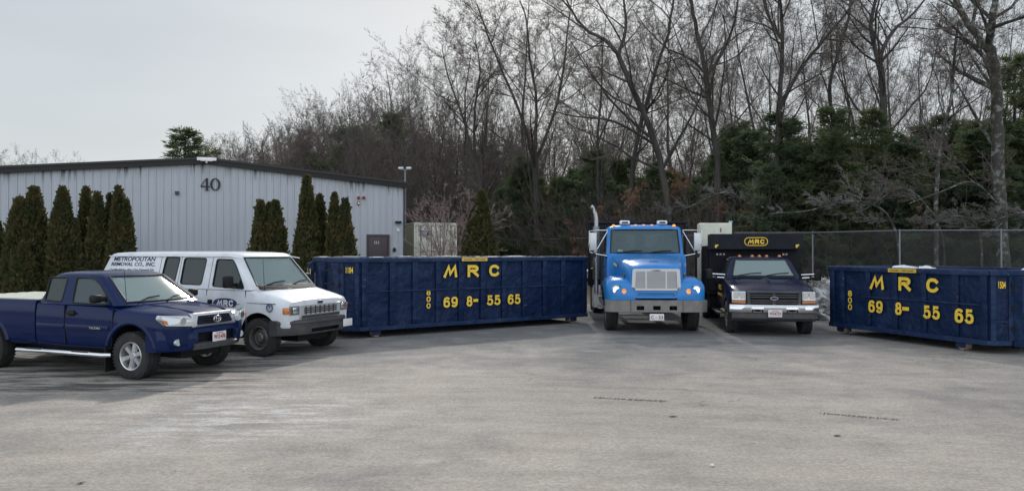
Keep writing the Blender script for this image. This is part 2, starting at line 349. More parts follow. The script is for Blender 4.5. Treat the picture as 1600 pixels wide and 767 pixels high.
# ================================================================== GROUND
def asphalt():
    m = bpy.data.materials.new('worn_sandy_asphalt'); m.use_nodes = True; t = m.node_tree; b = t.nodes['Principled BSDF']
    c = t.nodes.new('ShaderNodeTexCoord').outputs['Object']
    sp = t.nodes.new('ShaderNodeSeparateXYZ'); t.links.new(c, sp.inputs[0])
    big = n_noise(t, c, .16, 4, .55)
    med = n_noise(t, c, 1.1, 6, .65)
    # sand lies thicker on the open part of the lot
    s1 = n_math(t, 'ADD', n_map(t, sp.outputs['Y'], 17.5, 11.5), n_map(t, big, .3, .7, -.45, .45))
    s1 = n_math(t, 'ADD', s1, n_map(t, med, .3, .7, -.35, .35))
    s1 = n_math(t, 'MINIMUM', n_math(t, 'MAXIMUM', s1, 0), 1)
    col = ramp_mix(t, s1, (.170, .170, .172), (.340, .303, .267))
    # long curved sweeps left by turning trucks
    q = t.nodes.new('ShaderNodeVectorMath'); q.operation = 'DISTANCE'; t.links.new(c, q.inputs[0]); q.inputs[1].default_value = (-6, -34, 0)
    cb = t.nodes.new('ShaderNodeCombineXYZ'); t.links.new(q.outputs['Value'], cb.inputs[0])
    t.links.new(n_math(t, 'MULTIPLY', sp.outputs['X'], .05), cb.inputs[1])
    sw = n_noise(t, cb.outputs[0], 2.4, 6, .68)
    q2 = t.nodes.new('ShaderNodeVectorMath'); q2.operation = 'DISTANCE'; t.links.new(c, q2.inputs[0]); q2.inputs[1].default_value = (14, -22, 0)
    cb2 = t.nodes.new('ShaderNodeCombineXYZ'); t.links.new(q2.outputs['Value'], cb2.inputs[0])
    t.links.new(n_math(t, 'MULTIPLY', sp.outputs['X'], .08), cb2.inputs[1])
    sw2 = n_noise(t, cb2.outputs[0], 4.2, 5, .68)
    col = ramp_mix(t, n_map(t, sw, .46, .62, 0, .30), col, (.20, .19, .18))
    col = ramp_mix(t, n_map(t, sw2, .52, .68, 0, .45), col, (.36, .335, .305))
    # pale salt patches
    pt = n_noise(t, c, .55, 7, .7, (1, 1.8, 1), .15, (3.1, 1.7, 0))
    col = ramp_mix(t, n_map(t, pt, .60, .74, 0, .6), col, (.46, .45, .43))
    pk = n_noise(t, c, .42, 6, .66, (1, 2.2, 1), -.1, (9.3, 4.1, 0))
    col = ramp_mix(t, n_map(t, pk, .58, .70, 0, .28), col, (.12, .118, .115))
    st = n_noise(t, c, 1.9, 7, .75, (.35, 2.6, 1), .06, (1, 5, 0)); col = ramp_mix(t, n_map(t, st, .50, .66, 0, .30), col, (.20, .185, .17))      # scuffs along the way trucks turn
    dsp = t.nodes.new('ShaderNodeVectorMath'); dsp.operation = 'DISTANCE'; t.links.new(c, dsp.inputs[0]); dsp.inputs[1].default_value = (-3.3, 9.1, 0)
    sal = n_math(t, 'MULTIPLY', n_map(t, dsp.outputs['Value'], 2.2, .4), n_map(t, n_noise(t, c, 2.2, 7, .75, (.6, 2, 1), .35), .47, .60, 0, .8)); col = ramp_mix(t, sal, col, (.52, .52, .51))
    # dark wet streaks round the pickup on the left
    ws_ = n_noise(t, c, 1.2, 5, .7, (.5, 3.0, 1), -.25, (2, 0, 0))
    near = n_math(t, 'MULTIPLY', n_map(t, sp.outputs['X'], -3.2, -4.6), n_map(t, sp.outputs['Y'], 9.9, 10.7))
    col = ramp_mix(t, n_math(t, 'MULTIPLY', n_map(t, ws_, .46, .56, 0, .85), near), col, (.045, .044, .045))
    # hairline cracks
    wv = t.nodes.new('ShaderNodeTexVoronoi'); wv.feature = 'DISTANCE_TO_EDGE'; wv.inputs['Scale'].default_value = .42
    wa = t.nodes.new('ShaderNodeVectorMath'); wa.operation = 'ADD'; nc = t.nodes.new('ShaderNodeTexNoise'); nc.inputs['Scale'].default_value = 1.4; nc.inputs['Detail'].default_value = 6; t.links.new(c, nc.inputs['Vector']); t.links.new(c, wa.inputs[0]); t.links.new(nc.outputs['Color'], wa.inputs[1]); t.links.new(wa.outputs[0], wv.inputs['Vector'])
    ck = n_math(t, 'MULTIPLY', n_map(t, wv.outputs['Distance'], .007, .002), n_map(t, n_noise(t, c, .35, 3, .5, None, 0, (7, 2, 0)),   .52, .64, 0, .45)); col = ramp_mix(t, ck, col, (.06, .058, .055))
    # aggregate
    vo = t.nodes.new('ShaderNodeTexVoronoi'); vo.inputs['Scale'].default_value = 44; t.links.new(c, vo.inputs['Vector'])
    vc = t.nodes.new('ShaderNodeSeparateColor'); t.links.new(vo.outputs['Color'], vc.inputs[0])
    g = n_noise(t, c, 26, 6, .8)
    f = n_math(t, 'MULTIPLY', n_map(t, vc.outputs[0], 0, 1, .85, 1.15), n_map(t, g, .3, .7, .85, 1.15))
    md = n_map(t, med, .3, .7, .90, 1.10); f = n_math(t, 'MULTIPLY', f, md)
    sc = t.nodes.new('ShaderNodeVectorMath'); sc.operation = 'SCALE'; t.links.new(col, sc.inputs[0]); t.links.new(f, sc.inputs['Scale'])
    t.links.new(sc.outputs[0], b.inputs['Base Color']); b.inputs['Roughness'].default_value = .93; b.inputs['Specular IOR Level'].default_value = .25
    bp = t.nodes.new('ShaderNodeBump'); bp.inputs['Strength'].default_value = .55; bp.inputs['Distance'].default_value = .012
    t.links.new(n_math(t, 'ADD', g, n_math(t, 'MULTIPLY', vc.outputs[0], .5)), bp.inputs['Height']); t.links.new(bp.outputs[0], b.inputs['Normal'])
    return m

def sheet(name, xs, ys, dz, m):
    xs = np.array(xs); ys = np.array(ys); V = np.array([[x, y, gz(x, y) + dz] for y in ys for x in xs]); nx = len(xs)
    F = np.array([[j * nx + i, j * nx + i + 1, (j + 1) * nx + i + 1, (j + 1) * nx + i] for j in range(len(ys) - 1) for i in range(nx - 1)])
    o = bpy.data.objects.new(name, fast_mesh(name, V, F, m)); COL.objects.link(o); o['kind'] = 'structure'
    shade(o.data, 60); return o
soil = mat('leaf_litter_soil', (.075, .055, .038), .95, 0, 0, (1.1, (.13, .085, .05), .35, .7), (14, .9))
far = [-900, -500, -250, -150, -100, -75]
sheet('ground', far + list(np.arange(-60, 61, 2.5)) + [-f for f in far[::-1]], [-120, -60, -30] + list(np.arange(-16, 60, 1.5)) + [75, 100, 150, 250, 500, 1400], -.03, soil)
sheet('parking_lot', list(np.arange(-34, 22.1, 1.0)), list(np.arange(-14, 28.1, .75)), .004, asphalt())

# ================================================================== BUILDING
def metal_siding():
    m = bpy.data.materials.new('grey_metal_siding'); m.use_nodes = True; t = m.node_tree; b = t.nodes['Principled BSDF']
    c = t.nodes.new('ShaderNodeTexCoord').outputs['Object']
    sp = t.nodes.new('ShaderNodeSeparateXYZ'); t.links.new(c, sp.inputs[0])
    n = n_noise(t, c, .5, 5, .6); v = n_noise(t, c, 1.0, 4, .6, (3.5, 1, .12))
    col = ramp_mix(t, n_map(t, n, .3, .7), (.42, .447, .49), (.465, .492, .535))
    col = ramp_mix(t, n_map(t, v, .45, .75, 0, .5), col, (.37, .395, .435))
    # black run-off stains that start under the roof edge, each of its own length
    gable = n_math(t, 'SUBTRACT', 5.98, n_math(t, 'MULTIPLY', n_math(t, 'ABSOLUTE', n_math(t, 'ADD', sp.outputs['X'], 8.93), 0), .089))
    dd = n_math(t, 'SUBTRACT', gable, sp.outputs['Z'])
    s_ = n_noise(t, c, 7.5, 3, .7, (1, 1, .03)); g_ = n_noise(t, c, .9, 3, .6, (1, 1, .02), 0, (4, 0, 0))
    amt = n_math(t, 'MULTIPLY', n_map(t, s_, .49, .58), n_map(t, g_, .48, .56))
    amt = n_math(t, 'MULTIPLY', amt, n_map(t, dd, .62, .10, 0, .95))
    col = ramp_mix(t, amt, col, (.035, .035, .04))
    t.links.new(col, b.inputs['Base Color']); b.inputs['Roughness'].default_value = .55
    return m

def building():
    root = thing('metal_building', 'long low grey metal building with the black number 40 under its gable', 'building', (-5.3, 36, 0), R(20))
    L, AP, SL = 17.86, -8.93, .0892
    top = lambda x: 5.99 - abs(x - AP) * SL
    b = MB(); xs = []; x = 0.
    k = 0
    while x > -L:          # ribs every 0.305 m
        for dx, dy in ((0, 0), (-.22, 0), (-.235, -.035), (-.285, -.035), (-.30, 0)):
            if x + dx > -L: xs.append((x + dx, dy))
        x -= .305
    xs.append((-L, 0)); xs.append((AP, 0)); xs = sorted(set(xs), reverse=True)
    v = []
    for x, dy in xs: v += [(x, dy, .2), (x, dy, top(x))]
    b.add(v, [(2 * i, 2 * i + 2, 2 * i + 3, 2 * i + 1) for i in range(len(xs) - 1)])
    b.add([(0, 0, .2), (0, 30, .2), (0, 30, top(0)), (0, 0, top(0)), (-L, 0, .2), (-L, 30, .2), (-L, 30, top(-L)), (-L, 0, top(-L))], [(0, 1, 2, 3), (4, 7, 6, 5)])
    b.add([(0, 30, .2), (-L, 30, .2), (-L, 30, top(-L)), (AP, 30, top(AP)), (0, 30, top(0))], [(0, 1, 2, 3, 4)])
    b.obj('wall', metal_siding(), root, smooth=0)
    b = MB()             # roof with a thin black edge
    for x0, x1 in ((.12, AP), (AP, -L - .12)):
        a, c = top(x0) + .13, top(x1) + .13
        b.hexa([(x0, -.14, a - .05), (x0, 30.2, a - .05), (x1, 30.2, c - .05), (x1, -.14, c - .05), (x0, -.14, a + .03), (x0, 30.2, a + .03), (x1, 30.2, c + .03), (x1, -.14, c + .03)])
    b.obj('roof', mat('dark_metal_roof', (.10, .10, .105), .5, .3), root, smooth=0)
    b = MB()
    for x0, x1 in ((.15, AP), (AP, -L - .15)):
        a, c = top(x0), top(x1)
        b.hexa([(x0, -.20, a - .10), (x0, -.142, a - .10), (x1, -.142, c - .10), (x1, -.20, c - .10), (x0, -.24, a + .17), (x0, -.142, a + .17), (x1, -.142, c + .17), (x1, -.24, c + .17)])
        b.hexa([(x0, -.275, a + .10), (x0, -.244, a + .10), (x1, -.244, c + .10), (x1, -.275, c + .10), (x0, -.275, a + .19), (x0, -.244, a + .19), (x1, -.244, c + .19), (x1, -.275, c + .19)])
    b.obj('roof_trim', mat('black_trim', (.018, .018, .02), .5), root, smooth=0)
    b = MB(); b.box(-.0, .06, -.07, .02, .2, 5.12); b.box(.002, .10, -.03, .1, .3, 5.1)
    b.obj('corner_trim', mat('dark_corner', (.05, .05, .055), .6), root, smooth=0)
    # house number 40
    b = MB(); y = -.045
    def poly(pts): b.prism([(p[0], y, p[1]) for p in pts], (0, -.03, 0))
    X0, Z0, h = -9.11, 4.74, .52
    poly([(X0 + .22, Z0), (X0 + .31, Z0), (X0 + .31, Z0 + h), (X0 + .24, Z0 + h), (X0 + .22, Z0 + h - .06)])
    poly([(X0, Z0 + .13), (X0 + .217, Z0 + .13), (X0 + .217, Z0 + .18), (X0, Z0 + .18)]); poly([(X0 + .313, Z0 + .13), (X0 + .38, Z0 + .13), (X0 + .38, Z0 + .18), (X0 + .313, Z0 + .18)])
    poly([(X0, Z0 + .183), (X0 + .05, Z0 + .183), (X0 + .237, Z0 + h - .01), (X0 + .217, Z0 + h)]); poly([(X0 + .16, Z0 - .03), (X0 + .37, Z0 - .03), (X0 + .37, Z0 - .003), (X0 + .16, Z0 - .003)])
    cx, cz = -8.50, Z0 + h / 2; N = 28
    for i in range(N):
        a0, a1 = 2 * math.pi * i / N, 2 * math.pi * (i + 1) / N
        q = lambda a, o: (cx + math.cos(a) * (.215 if o else .12), y, cz + math.sin(a) * (.275 if o else .235))
        b.prism([q(a0, 0), q(a0, 1), q(a1, 1), q(a1, 0)], (0, -.03, 0))
    b.obj('house_number', mat('number_black', (.012, .012, .014), .5), root, smooth=0)
    b = MB(); b.box(-10.14, -9.97, -.10, -.04, 4.49, 4.65); b.obj('wall_box', MT['dgrey'], root, smooth=0)
    b = MB(); b.box(-9.25, -8.45, -.34, -.28, 6.02, 6.16, 0); b.tube([(-8.85, -.3, 6.0), (-8.85, -.45, 5.93)], .05, 8)
    b.box(-9.1, -8.6, -.50, -.345, 5.98, 6.05); b.obj('floodlight', MT['white'], root, smooth=0)
    rd = mat('alarm_red', (.25, .03, .03), .5)
    for x, z in ((-2.16, 4.56), (-1.92, 4.57)):
        b = MB(); b.lathe_y([(.0, .10), (.055, .10), (.075, .06), (.075, 0)], x, -.04, z, 16, 0, -1); b.obj('alarm_bell', rd, root)
    b = MB(); b.box(-2.22, -2.10, -.09, -.038, 4.22, 4.38, 1); b.box(-2.20, -2.12, -.11, -.092, 4.26, 4.34, 0)
    b.obj('alarm_strobe', [MT['white'], rd], root, smooth=0)
    b = MB(); b.box(-.40, -.12, -.22, -.04, 3.36, 3.47); b.obj('wall_lamp', MT['black'], root, bevel=.02)
    b = MB(); b.box(-.33, -.20, -.09, -.04, 2.98, 3.12); b.obj('wall_socket', MT['white'], root)
    b = MB(); b.box(-.50, -.38, -.10, -.04, 2.0, 2.18); b.obj('door_bell', MT['black'], root)
    # door
    b = MB(); b.box(-1.68, -.78, -.075, -.03, .62, 2.72)
    d = b.obj('door', mat('brown_door', (.055, .04, .045), .5), root, bevel=.004)
    b = MB(); b.box(-1.78, -1.69, -.10, -.03, .6, 2.82); b.box(-.77, -.68, -.10, -.03, .6, 2.82); b.box(-1.69, -.77, -.10, -.03, 2.735, 2.82); b.obj('frame', mat('door_frame', (.06, .045, .05), .5), d)
    b = MB(); b.tube([(-.88, -.08, 1.62), (-.88, -.13, 1.62)], .03, 10); b.obj('handle', MT['steel'], d)
    text('111', (-1.40, -1.20, 2.36, 2.50), -.078, d, MT['white'], bold=.02, name='door_number')
    return root
building()

# container beside the building
def container():
    root = thing('shipping_container', 'cream shipping container standing beyond the corner of the grey building', 'container', (-3.15 - 2.25, 40.7, 0), R(17))
    cr_ = mat('cream_container', (.74, .74, .64), .6, 0, 0, (2.5, (.58, .57, .47), .45, .8)); sd_ = mat('olive_cream_side', (.36, .36, .24), .65)
    W, z0, z1 = 2.42, .9, 3.55
    b = MB(); b.box(0, W, .04, 6, z0 + .1, z1 - .04, 1)
    for i in range(20): b.box(-.03, -.001, .2 + i * .29, .36 + i * .29, z0 + .15, z1 - .1, 1)
    b.obj('box_body', [cr_, sd_], root, smooth=0)
    b = MB()
    for a in (0, W - .1): b.box(a, a + .1, -.03, .038, z0, z1)
    b.box(.1, W - .1, -.03, .038, z1 - .14, z1); b.box(.1, W - .1, -.03, .038, z0, z0 + .14); b.obj('frame', cr_, root, bevel=.01)
    for s in (0, 1):
        x0 = .12 + s * 1.1; b = MB(); b.box(x0, x0 + 1.08, -.01, .03, z0 + .15, z1 - .15)
        for k in range(4): b.box(x0 + .12, x0 + .96, -.028, -.0102, z0 + .35 + k * .55, z0 + .68 + k * .55)
        d = b.obj('door', cr_, root, bevel=.008)
        b = MB()
        for k in (.25, .85): b.tube([(x0 + k, -.05, z0 + .1), (x0 + k, -.05, z1 - .1)], .018, 6); b.box(x0 + k - .02, x0 + k + .25, -.08, -.06, z0 + 1.1, z0 + 1.14)
        b.obj('lock_rod', MT['dgrey'], d)
    b = MB(); b.box(.30, .95, -.05, -.03, z1 - .72, z1 - .38); sg = b.obj('sign', mat('container_sign', (.42, .50, .56), .5), root)
    b = MB(); b.box(.33, .92, -.054, -.051, z1 - .46, z1 - .41); b.tube([(.78, -.06, z1 - .58), (.78, -.052, z1 - .58)], .09, 14); b.obj('logo', MT['navyt'], sg)
    b = MB(); b.box(.0, W, .0, 6, z1 + .002, z1 + .05); b.obj('snow_cover', MT['snow'], root, bevel=.02)
container()

# light pole
lp = thing('light_pole', 'thin grey light pole with twin lamps behind the building corner', 'light pole', (px(633, 393, 45).x, 45, .7))
b = MB(); b.tube([(0, 0, 0), (0, 0, 6.3)], [.07, .05], 10); b.obj('pole', MT['galv'], lp)
b = MB(); b.box(-.34, .34, -.04, .04, 6.25, 6.3); b.obj('bracket', MT['galv'], lp)
for s in (-1, 1):
    b = MB(); b.box(s * .24 - .15, s * .24 + .15, -.25, .1, 6.3, 6.42); b.obj('lamp', MT['white'], lp, bevel=.03)

# ================================================================== CHAIN LINK FENCE
def chain_mat():
    m = bpy.data.materials.new('chain_link_mesh'); m.use_nodes = True; t = m.node_tree; b = t.nodes['Principled BSDF']
    b.inputs['Base Color'].default_value = (.16, .17, .18, 1); b.inputs['Roughness'].default_value = .5; b.inputs['Metallic'].default_value = .4
    c = t.nodes.new('ShaderNodeTexCoord').outputs['UV']; sp = t.nodes.new('ShaderNodeSeparateXYZ'); t.links.new(c, sp.inputs[0])
    u = n_math(t, 'ADD', sp.outputs[0], sp.outputs[1]); v = n_math(t, 'SUBTRACT', sp.outputs[0], sp.outputs[1])
    def line(q):
        f = n_math(t, 'FRACT', n_math(t, 'MULTIPLY', q, 1 / .085), 0)
        return n_math(t, 'LESS_THAN', n_math(t, 'ABSOLUTE', n_math(t, 'SUBTRACT', f, .5), 0), .032)
    a = n_math(t, 'MAXIMUM', line(u), line(v)); t.links.new(a, b.inputs['Alpha']); return m
CH = chain_mat()
def fence(p0, p1, label, sp=3.05, skip=0):
    p0, p1 = Vector(p0), Vector(p1); L = (p1 - p0).length; a = math.atan2(p1.y - p0.y, p1.x - p0.x)
    root = thing('chain_link_fence', label, 'fence', (p0.x, p0.y, 0), a)
    T = 2.70; n = round(L / sp); st = L / n
    me = bpy.data.meshes.new('mesh_panel'); gv = lambda x: gz(p0.x + math.cos(a) * x, p0.y + math.sin(a) * x)
    V = []; F = []
    for i in range(n): V += [(i * st, 0, gv(i * st)), ((i + 1) * st, 0, gv((i + 1) * st)), ((i + 1) * st, 0, T), (i * st, 0, T)]; F.append((4 * i, 4 * i + 1, 4 * i + 2, 4 * i + 3))
    me.from_pydata(V, [], F); me.materials.append(CH); uv = me.uv_layers.new()
    for l in me.loops: q = V[l.vertex_index]; uv.data[l.index].uv = (q[0], q[2])
    o = bpy.data.objects.new('mesh_panel', me); COL.objects.link(o); o.parent = root
    for i in range(skip, n + 1):
        b = MB(); b.tube([(i * st, .035, gv(i * st) - .1), (i * st, .035, T + .03)], .026, 8); b.obj('post', MT['galv'], root)
    b = MB(); b.tube([(0, .035, T - .01), (L, .035, T - .01)], .018, 6); b.obj('top_rail', MT['galv'], root)
fence((12.62 - 12.2, 24.1 + 18.9, 0), (12.62, 24.1, 0), 'chain link fence running back behind the trucks to the evergreens', 3.05)
fence((12.68, 24.06, 0), (21.9, 23.2, 0), 'taller looking chain link fence panel run behind the right blue dumpster', 3.07, 1)
fence((-3.2, 45.5, 0), (.30, 43.2, 0), 'distant chain link fence end beyond the blue dumpster and slim evergreen', 2.1)

# ================================================================== TREES
bark_dark = mat('dark_bark', (.034, .030, .027), .95, 0, 0, (3, (.085, .077, .07), .4, .75, (1, 1, .25)), (12, .8))
bark_pale = mat('grey_lichen_bark', (.050, .046, .040), .95, 0, 0, (4.5, (.20, .22, .19), .50, .62), (12, .9))
twig_m = mat('brown_twigs', (.10, .083, .072), .9, 0, 0, (.5, (.15, .122, .104), .35, .7))
twig_r = mat('reddish_twigs', (.27, .19, .17), .9, 0, 0, (.8, (.34, .27, .24), .35, .7))
leaf_tan = mat('dry_beech_leaves', (.23, .13, .075), .9, 0, 0, (1.5, (.20, .10, .05), .35, .7))
needle = leafy('pine_needles', (.095, .132, .066), (.165, .19, .10), .9, .5)
needle2 = leafy('hemlock_needles', (.082, .120, .072), (.14, .175, .098), .9, .5)
arb_m = leafy('arborvitae_foliage', (.060, .075, .034), (.13, .105, .050), 2.2, .3)
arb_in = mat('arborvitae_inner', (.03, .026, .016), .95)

def tubes(segs, k):           # segs: rows of x0 y0 z0 x1 y1 z1 r0 r1
    s = np.array(segs, dtype=np.float64); n = len(s); p0, p1 = s[:, :3], s[:, 3:6]
    d = p1 - p0; d /= np.maximum(np.linalg.norm(d, axis=1, keepdims=True), 1e-9)
    up = np.where(np.abs(d[:, 2:3]) < .8, [[0, 0, 1.]], [[1., 0, 0]]); a = np.cross(d, up); a /= np.linalg.norm(a, axis=1, keepdims=True); b = np.cross(d, a)
    V = np.zeros((n, 2 * k, 3))
    for i in range(k):
        q = a * math.cos(2 * math.pi * i / k) + b * math.sin(2 * math.pi * i / k)
        V[:, i] = p0 + q * s[:, 6:7]; V[:, k + i] = p1 + q * s[:, 7:8]
    F = np.array([[i, (i + 1) % k, k + (i + 1) % k, k + i] for i in range(k)])
    F = (F[None] + (np.arange(n) * 2 * k)[:, None, None]).reshape(-1, 4)
    return V.reshape(-1, 3), F

class Grow:
    def __init__(s, seed, P=None):
        s.r = random.Random(seed); s.segs = [[] for _ in range(8)]; s.chains = []; s.tips = []
        s.P = dict(step=[1.0, .75, .5, .34, .24, .16], wob=[.06, .10, .11, .11, .12, .12], trop=[.03, .05, .045, .04, .03, .02],
                   start=[.35, .22, .2, .15, .1, 1], nch=[9, 7, 6, 4.5, 3, 0], ang=[38, 42, 45, 48, 50, 50], ratio=[.50, .48, .5, .52, .6, .5], rr=[.52, .55, .52, .55, .6, .7], maxlev=5, rmin=.0038)
        if P: s.P.update(P)
    def perp(s, d):
        a = Vector((s.r.gauss(0, 1), s.r.gauss(0, 1), s.r.gauss(0, 1))); a -= d * a.dot(d); return a.normalized()
    def branch(s, p, d, L, r, lev, tend=.12):
        P = s.P; n = max(2, round(L / P['step'][lev])); st = L / n; nch = P['nch'][lev] if lev < P['maxlev'] else 0
        chain = [(p.copy(), r)]; acc = s.r.random()
        for i in range(n):
            t = (i + 1) / n
            d = (d + s.perp(d) * abs(s.r.gauss(0, P['wob'][lev])) + Vector((0, 0, P['trop'][lev]))).normalized()
            q = p + d * st; r1 = max(r * (1 - (1 - tend) / n / (1 - (1 - tend) * i / n)), P['rmin'])
            if lev < 2: chain.append((q.copy(), r1))
            else: s.segs[lev].append((*p, *q, r, r1))
            if nch and t > P['start'][lev]:
                acc += nch / (n * (1 - P['start'][lev]))
                while acc > 1:
                    acc -= 1; a = R(P['ang'][lev] * s.r.uniform(.6, 1.25))
                    cd = (d * math.cos(a) + s.perp(d) * math.sin(a)).normalized()
                    if cd.z < -.2: cd.z *= .3
                    cl = L * P['ratio'][lev] * (1.12 - .62 * t) * s.r.uniform(.65, 1.3)
                    s.branch(p.lerp(q, s.r.random()), cd, cl, max(r1 * P['rr'][lev] * s.r.uniform(.7, 1.1), P['rmin']), lev + 1)
            p, r = q, r1
        if lev < 2: s.chains.append((lev, chain))
        elif lev >= 3: s.tips.append((p.copy(), d.copy()))
    def path(s, pts, r0, r1, nch=9, start=.35, L1=6., lev=1):     # a limb that follows given points
        pts = [Vector(p) for p in pts]; fine = []
        for i in range(len(pts) - 1):
            for k in range(4):
                t = k / 4; a = pts[max(i - 1, 0)]; b_, c = pts[i], pts[i + 1]; e_ = pts[min(i + 2, len(pts) - 1)]
                fine.append(.5 * ((2 * b_) + (c - a) * t + (2 * a - 5 * b_ + 4 * c - e_) * t * t + (3 * b_ - a - 3 * c + e_) * t ** 3))
        fine.append(pts[-1]); n = len(fine) - 1
        ch = [(q + Vector((s.r.gauss(0, r0 * .12), s.r.gauss(0, r0 * .12), 0)), r0 + (r1 - r0) * i / n) for i, q in enumerate(fine)]
        s.chains.append((0, ch))
        for _ in range(nch):
            t = s.r.uniform(start, .98); i = min(int(t * n), n - 1); d = (fine[i + 1] - fine[i]).normalized(); a = R(s.r.uniform(30, 62))
            cd = (d * math.cos(a) + s.perp(d) * math.sin(a)).normalized()
            if cd.z < -.1: cd.z = abs(cd.z) * .4
            s.branch(fine[i], cd, L1 * s.r.uniform(.5, 1.25) * (1.15 - .5 * t), ch[i][1] * s.r.uniform(.32, .6), lev)
    def meshes(s):
        tv, tf, n0 = [], [], 0
        for lev, ch in s.chains:
            k = 9 if lev == 0 else 6; m = MB(); m.tube([c[0] for c in ch], [c[1] for c in ch], k, caps=False)
            tv += m.v; tf += [tuple(n0 + i for i in f) for f in m.f]; n0 += len(m.v)
        A = [x for L in s.segs[2:3] for x in L]; B = [x for L in s.segs[3:] for x in L]
        V1, F1 = tubes(A, 4) if A else (np.zeros((0, 3)), np.zeros((0, 4), int)); V2, F2 = tubes(B, 3)
        return np.array(tv), np.array(tf), np.vstack([V1, V2]), np.vstack([F1, F2 + len(V1)])

def tree_proto(seed, H, r0, P=None, bark=bark_dark, forks=1, lean=.05, twig=twig_m):
    g = Grow(seed, P); rr = g.r
    for k in range(forks):
        az = k * 6.28 / forks + rr.uniform(-.6, .6); l = lean * (1 if forks == 1 else 3.5)
        g.branch(Vector((math.cos(az) * .1 * k, math.sin(az) * .1 * k, -.3)), Vector((math.cos(az) * l, math.sin(az) * l, 1)).normalized(), H * rr.uniform(.86, 1), r0 / forks ** .5, 0)
    a, b_, c, d = g.meshes()
    tm = fast_mesh('trunk', a, b_, bark); shade(tm, 80)
    return tm, fast_mesh('crown', c, d, twig), g
def place(name, tm, cm, label, cat, loc, rz=0, sc=1, group=None, sz=None):
    o = thing(name, label, cat, loc, rz, group); o.scale = (sc, sc, sz or sc)
    for nm, me in (('trunk', tm), ('crown', cm)):
        c = bpy.data.objects.new(nm, me); COL.objects.link(c); c.parent = o
    return o

rs = random.Random(11)
def behind(x, d, m=1.5):       # keep what grows in the wood beyond the fence line
    if x < 760 or x > 1440: return d
    r_ = (x - 800) / 1155; return max(d, 24.1 + 18.9 * (12.62 - 24.1 * r_) / (12.2 + 18.9 * r_) + m)
PB = dict(nch=[7, 6, 5.5, 4.5, 3.0, 0], start=[.30, .2, .15, .1, .1, 1], ang=[30, 32, 34, 38, 42, 50], ratio=[.50, .48, .5, .5, .55, .5])       # upright fan crown
PO = dict(nch=[7, 6, 5, 4.5, 2.8, 0], start=[.42, .25, .2, .15, .1, 1], ang=[46, 44, 44, 46, 46, 50], ratio=[.46, .5, .5, .52, .55, .5], wob=[.1, .18, .18, .17, .16, .15])      # gnarly
protos = []
for i in range(9):
    m_ = tree_proto(100 + i, 18, .115 + .018 * (i % 3), PB if i % 3 < 2 else PO, bark_dark, (3, 1, 1, 4, 2, 1, 3, 1, 1)[i], .075)[:2]; hh = np.zeros(len(m_[1].vertices) * 3, dtype=np.float32); m_[1].vertices.foreach_get('co', hh); protos.append((*m_, float(np.percentile(hh[2::3], 99.7))))
LT = 'slender bare tree among the many alike in the wood'
# (px, top y, distance, proto) - the wood's skyline, left to right
row = []
for x, ty, d in ((108, 240, 96), (5, 232, 92), (22, 224, 95), (48, 232, 100), (348, 212, 92), (372, 206, 88), (402, 202, 90), (432, 196, 84), (455, 180, 80), (485, 164, 76), (512, 156, 74), (545, 152, 72), (570, 152, 66), (388, 210, 86), (430, 205, 78), (500, 170, 82), (530, 160, 78), (475, 185, 72),
                 (600, 100, 58), (628, 82, 56), (660, 60, 60), (690, 52, 55), (722, 44, 60), (752, 30, 56), (590, 130, 50), (650, 110, 68)):
    row.append((x, ty, d))
for i in range(34):
    x = 772 + i * 25.5  + rs.uniform(-16, 16); d = rs.choice((42, 48, 54, 60, 66, 72)) + rs.uniform(-3, 3)
    row.append((x, rs.uniform(-60, 60) - max(0, (x - 1000) * .04), d))
for i, (x, ty, d) in enumerate(row):
    d = behind(x, d)
    p = px(x, 393, d); g0 = gz(p.x, d); H = EYE + (393 - ty) / 1155 * d - g0
    tm, cm, ph = protos[(i * 5 + 3) % 9]
    sc = H / ph; wsc = max(sc, .55) * rs.uniform(.95, 1.2)
    place('bare_tree', tm, cm, LT, 'tree', (p.x, d, g0), rs.uniform(0, 6.28), min(wsc, 1.35), 'bare trees of the wood', sc)

# individual trees of the edge of the wood, each limb led along its own line
def led(label, d, paths, seed, bark=bark_dark, L1=5.5, P=None):
    g = Grow(seed, P or PO); x0, y0 = paths[0][0][0][:2]; base = px(x0, y0, d); gy = gz(base.x, d)
    for pts, r0, r1, n, st in paths:
        w_ = []
        for k, q in enumerate(pts):
            dd = d + (q[2] if len(q) > 2 else 0); v = px(q[0], q[1], dd); w_.append(v - Vector((base.x, d, gy)))
        g.path(w_, r0, r1, n, st, L1)
    a, b_, c, dd = g.meshes(); tm = fast_mesh('trunk', a, b_, bark); shade(tm, 80)
    place('bare_tree', tm, fast_mesh('crown', c, dd, twig_m), label, 'tree', (base.x, d, gy))
led('thick lichen-marked oak at the right edge forking high into two limbs', 27, [
    ([(1566, 425), (1562, 330), (1560, 210), (1556, 120), (1546, 70)], .23, .17, 7, .35),
    ([(1548, 80), (1520, 45, 1), (1497, 5, 1.5), (1470, -60, 2), (1450, -140, 3)], .15, .06, 8, .2),
    ([(1546, 75), (1552, 30, -1), (1562, -25, -1), (1580, -110, -2)], .15, .06, 7, .2),
    ([(1560, 320), (1520, 285, -2), (1470, 300, -3), (1420, 318, -3.5)], .05, .012, 9, .1)], 5, bark_pale, 4.)
led('dark forked tree behind the right dumpster with upright twin limbs', 31, [
    ([(1385, 420), (1383, 300), (1382, 200), (1378, 120), (1372, 90)], .16, .12, 6, .4),
    ([(1374, 98), (1362, 40), (1372, -20), (1368, -110)], .10, .04, 8, .1),
    ([(1374, 95), (1395, 50, 1), (1430, 20, 2), (1460, -20, 3)], .10, .03, 9, .1)], 6)
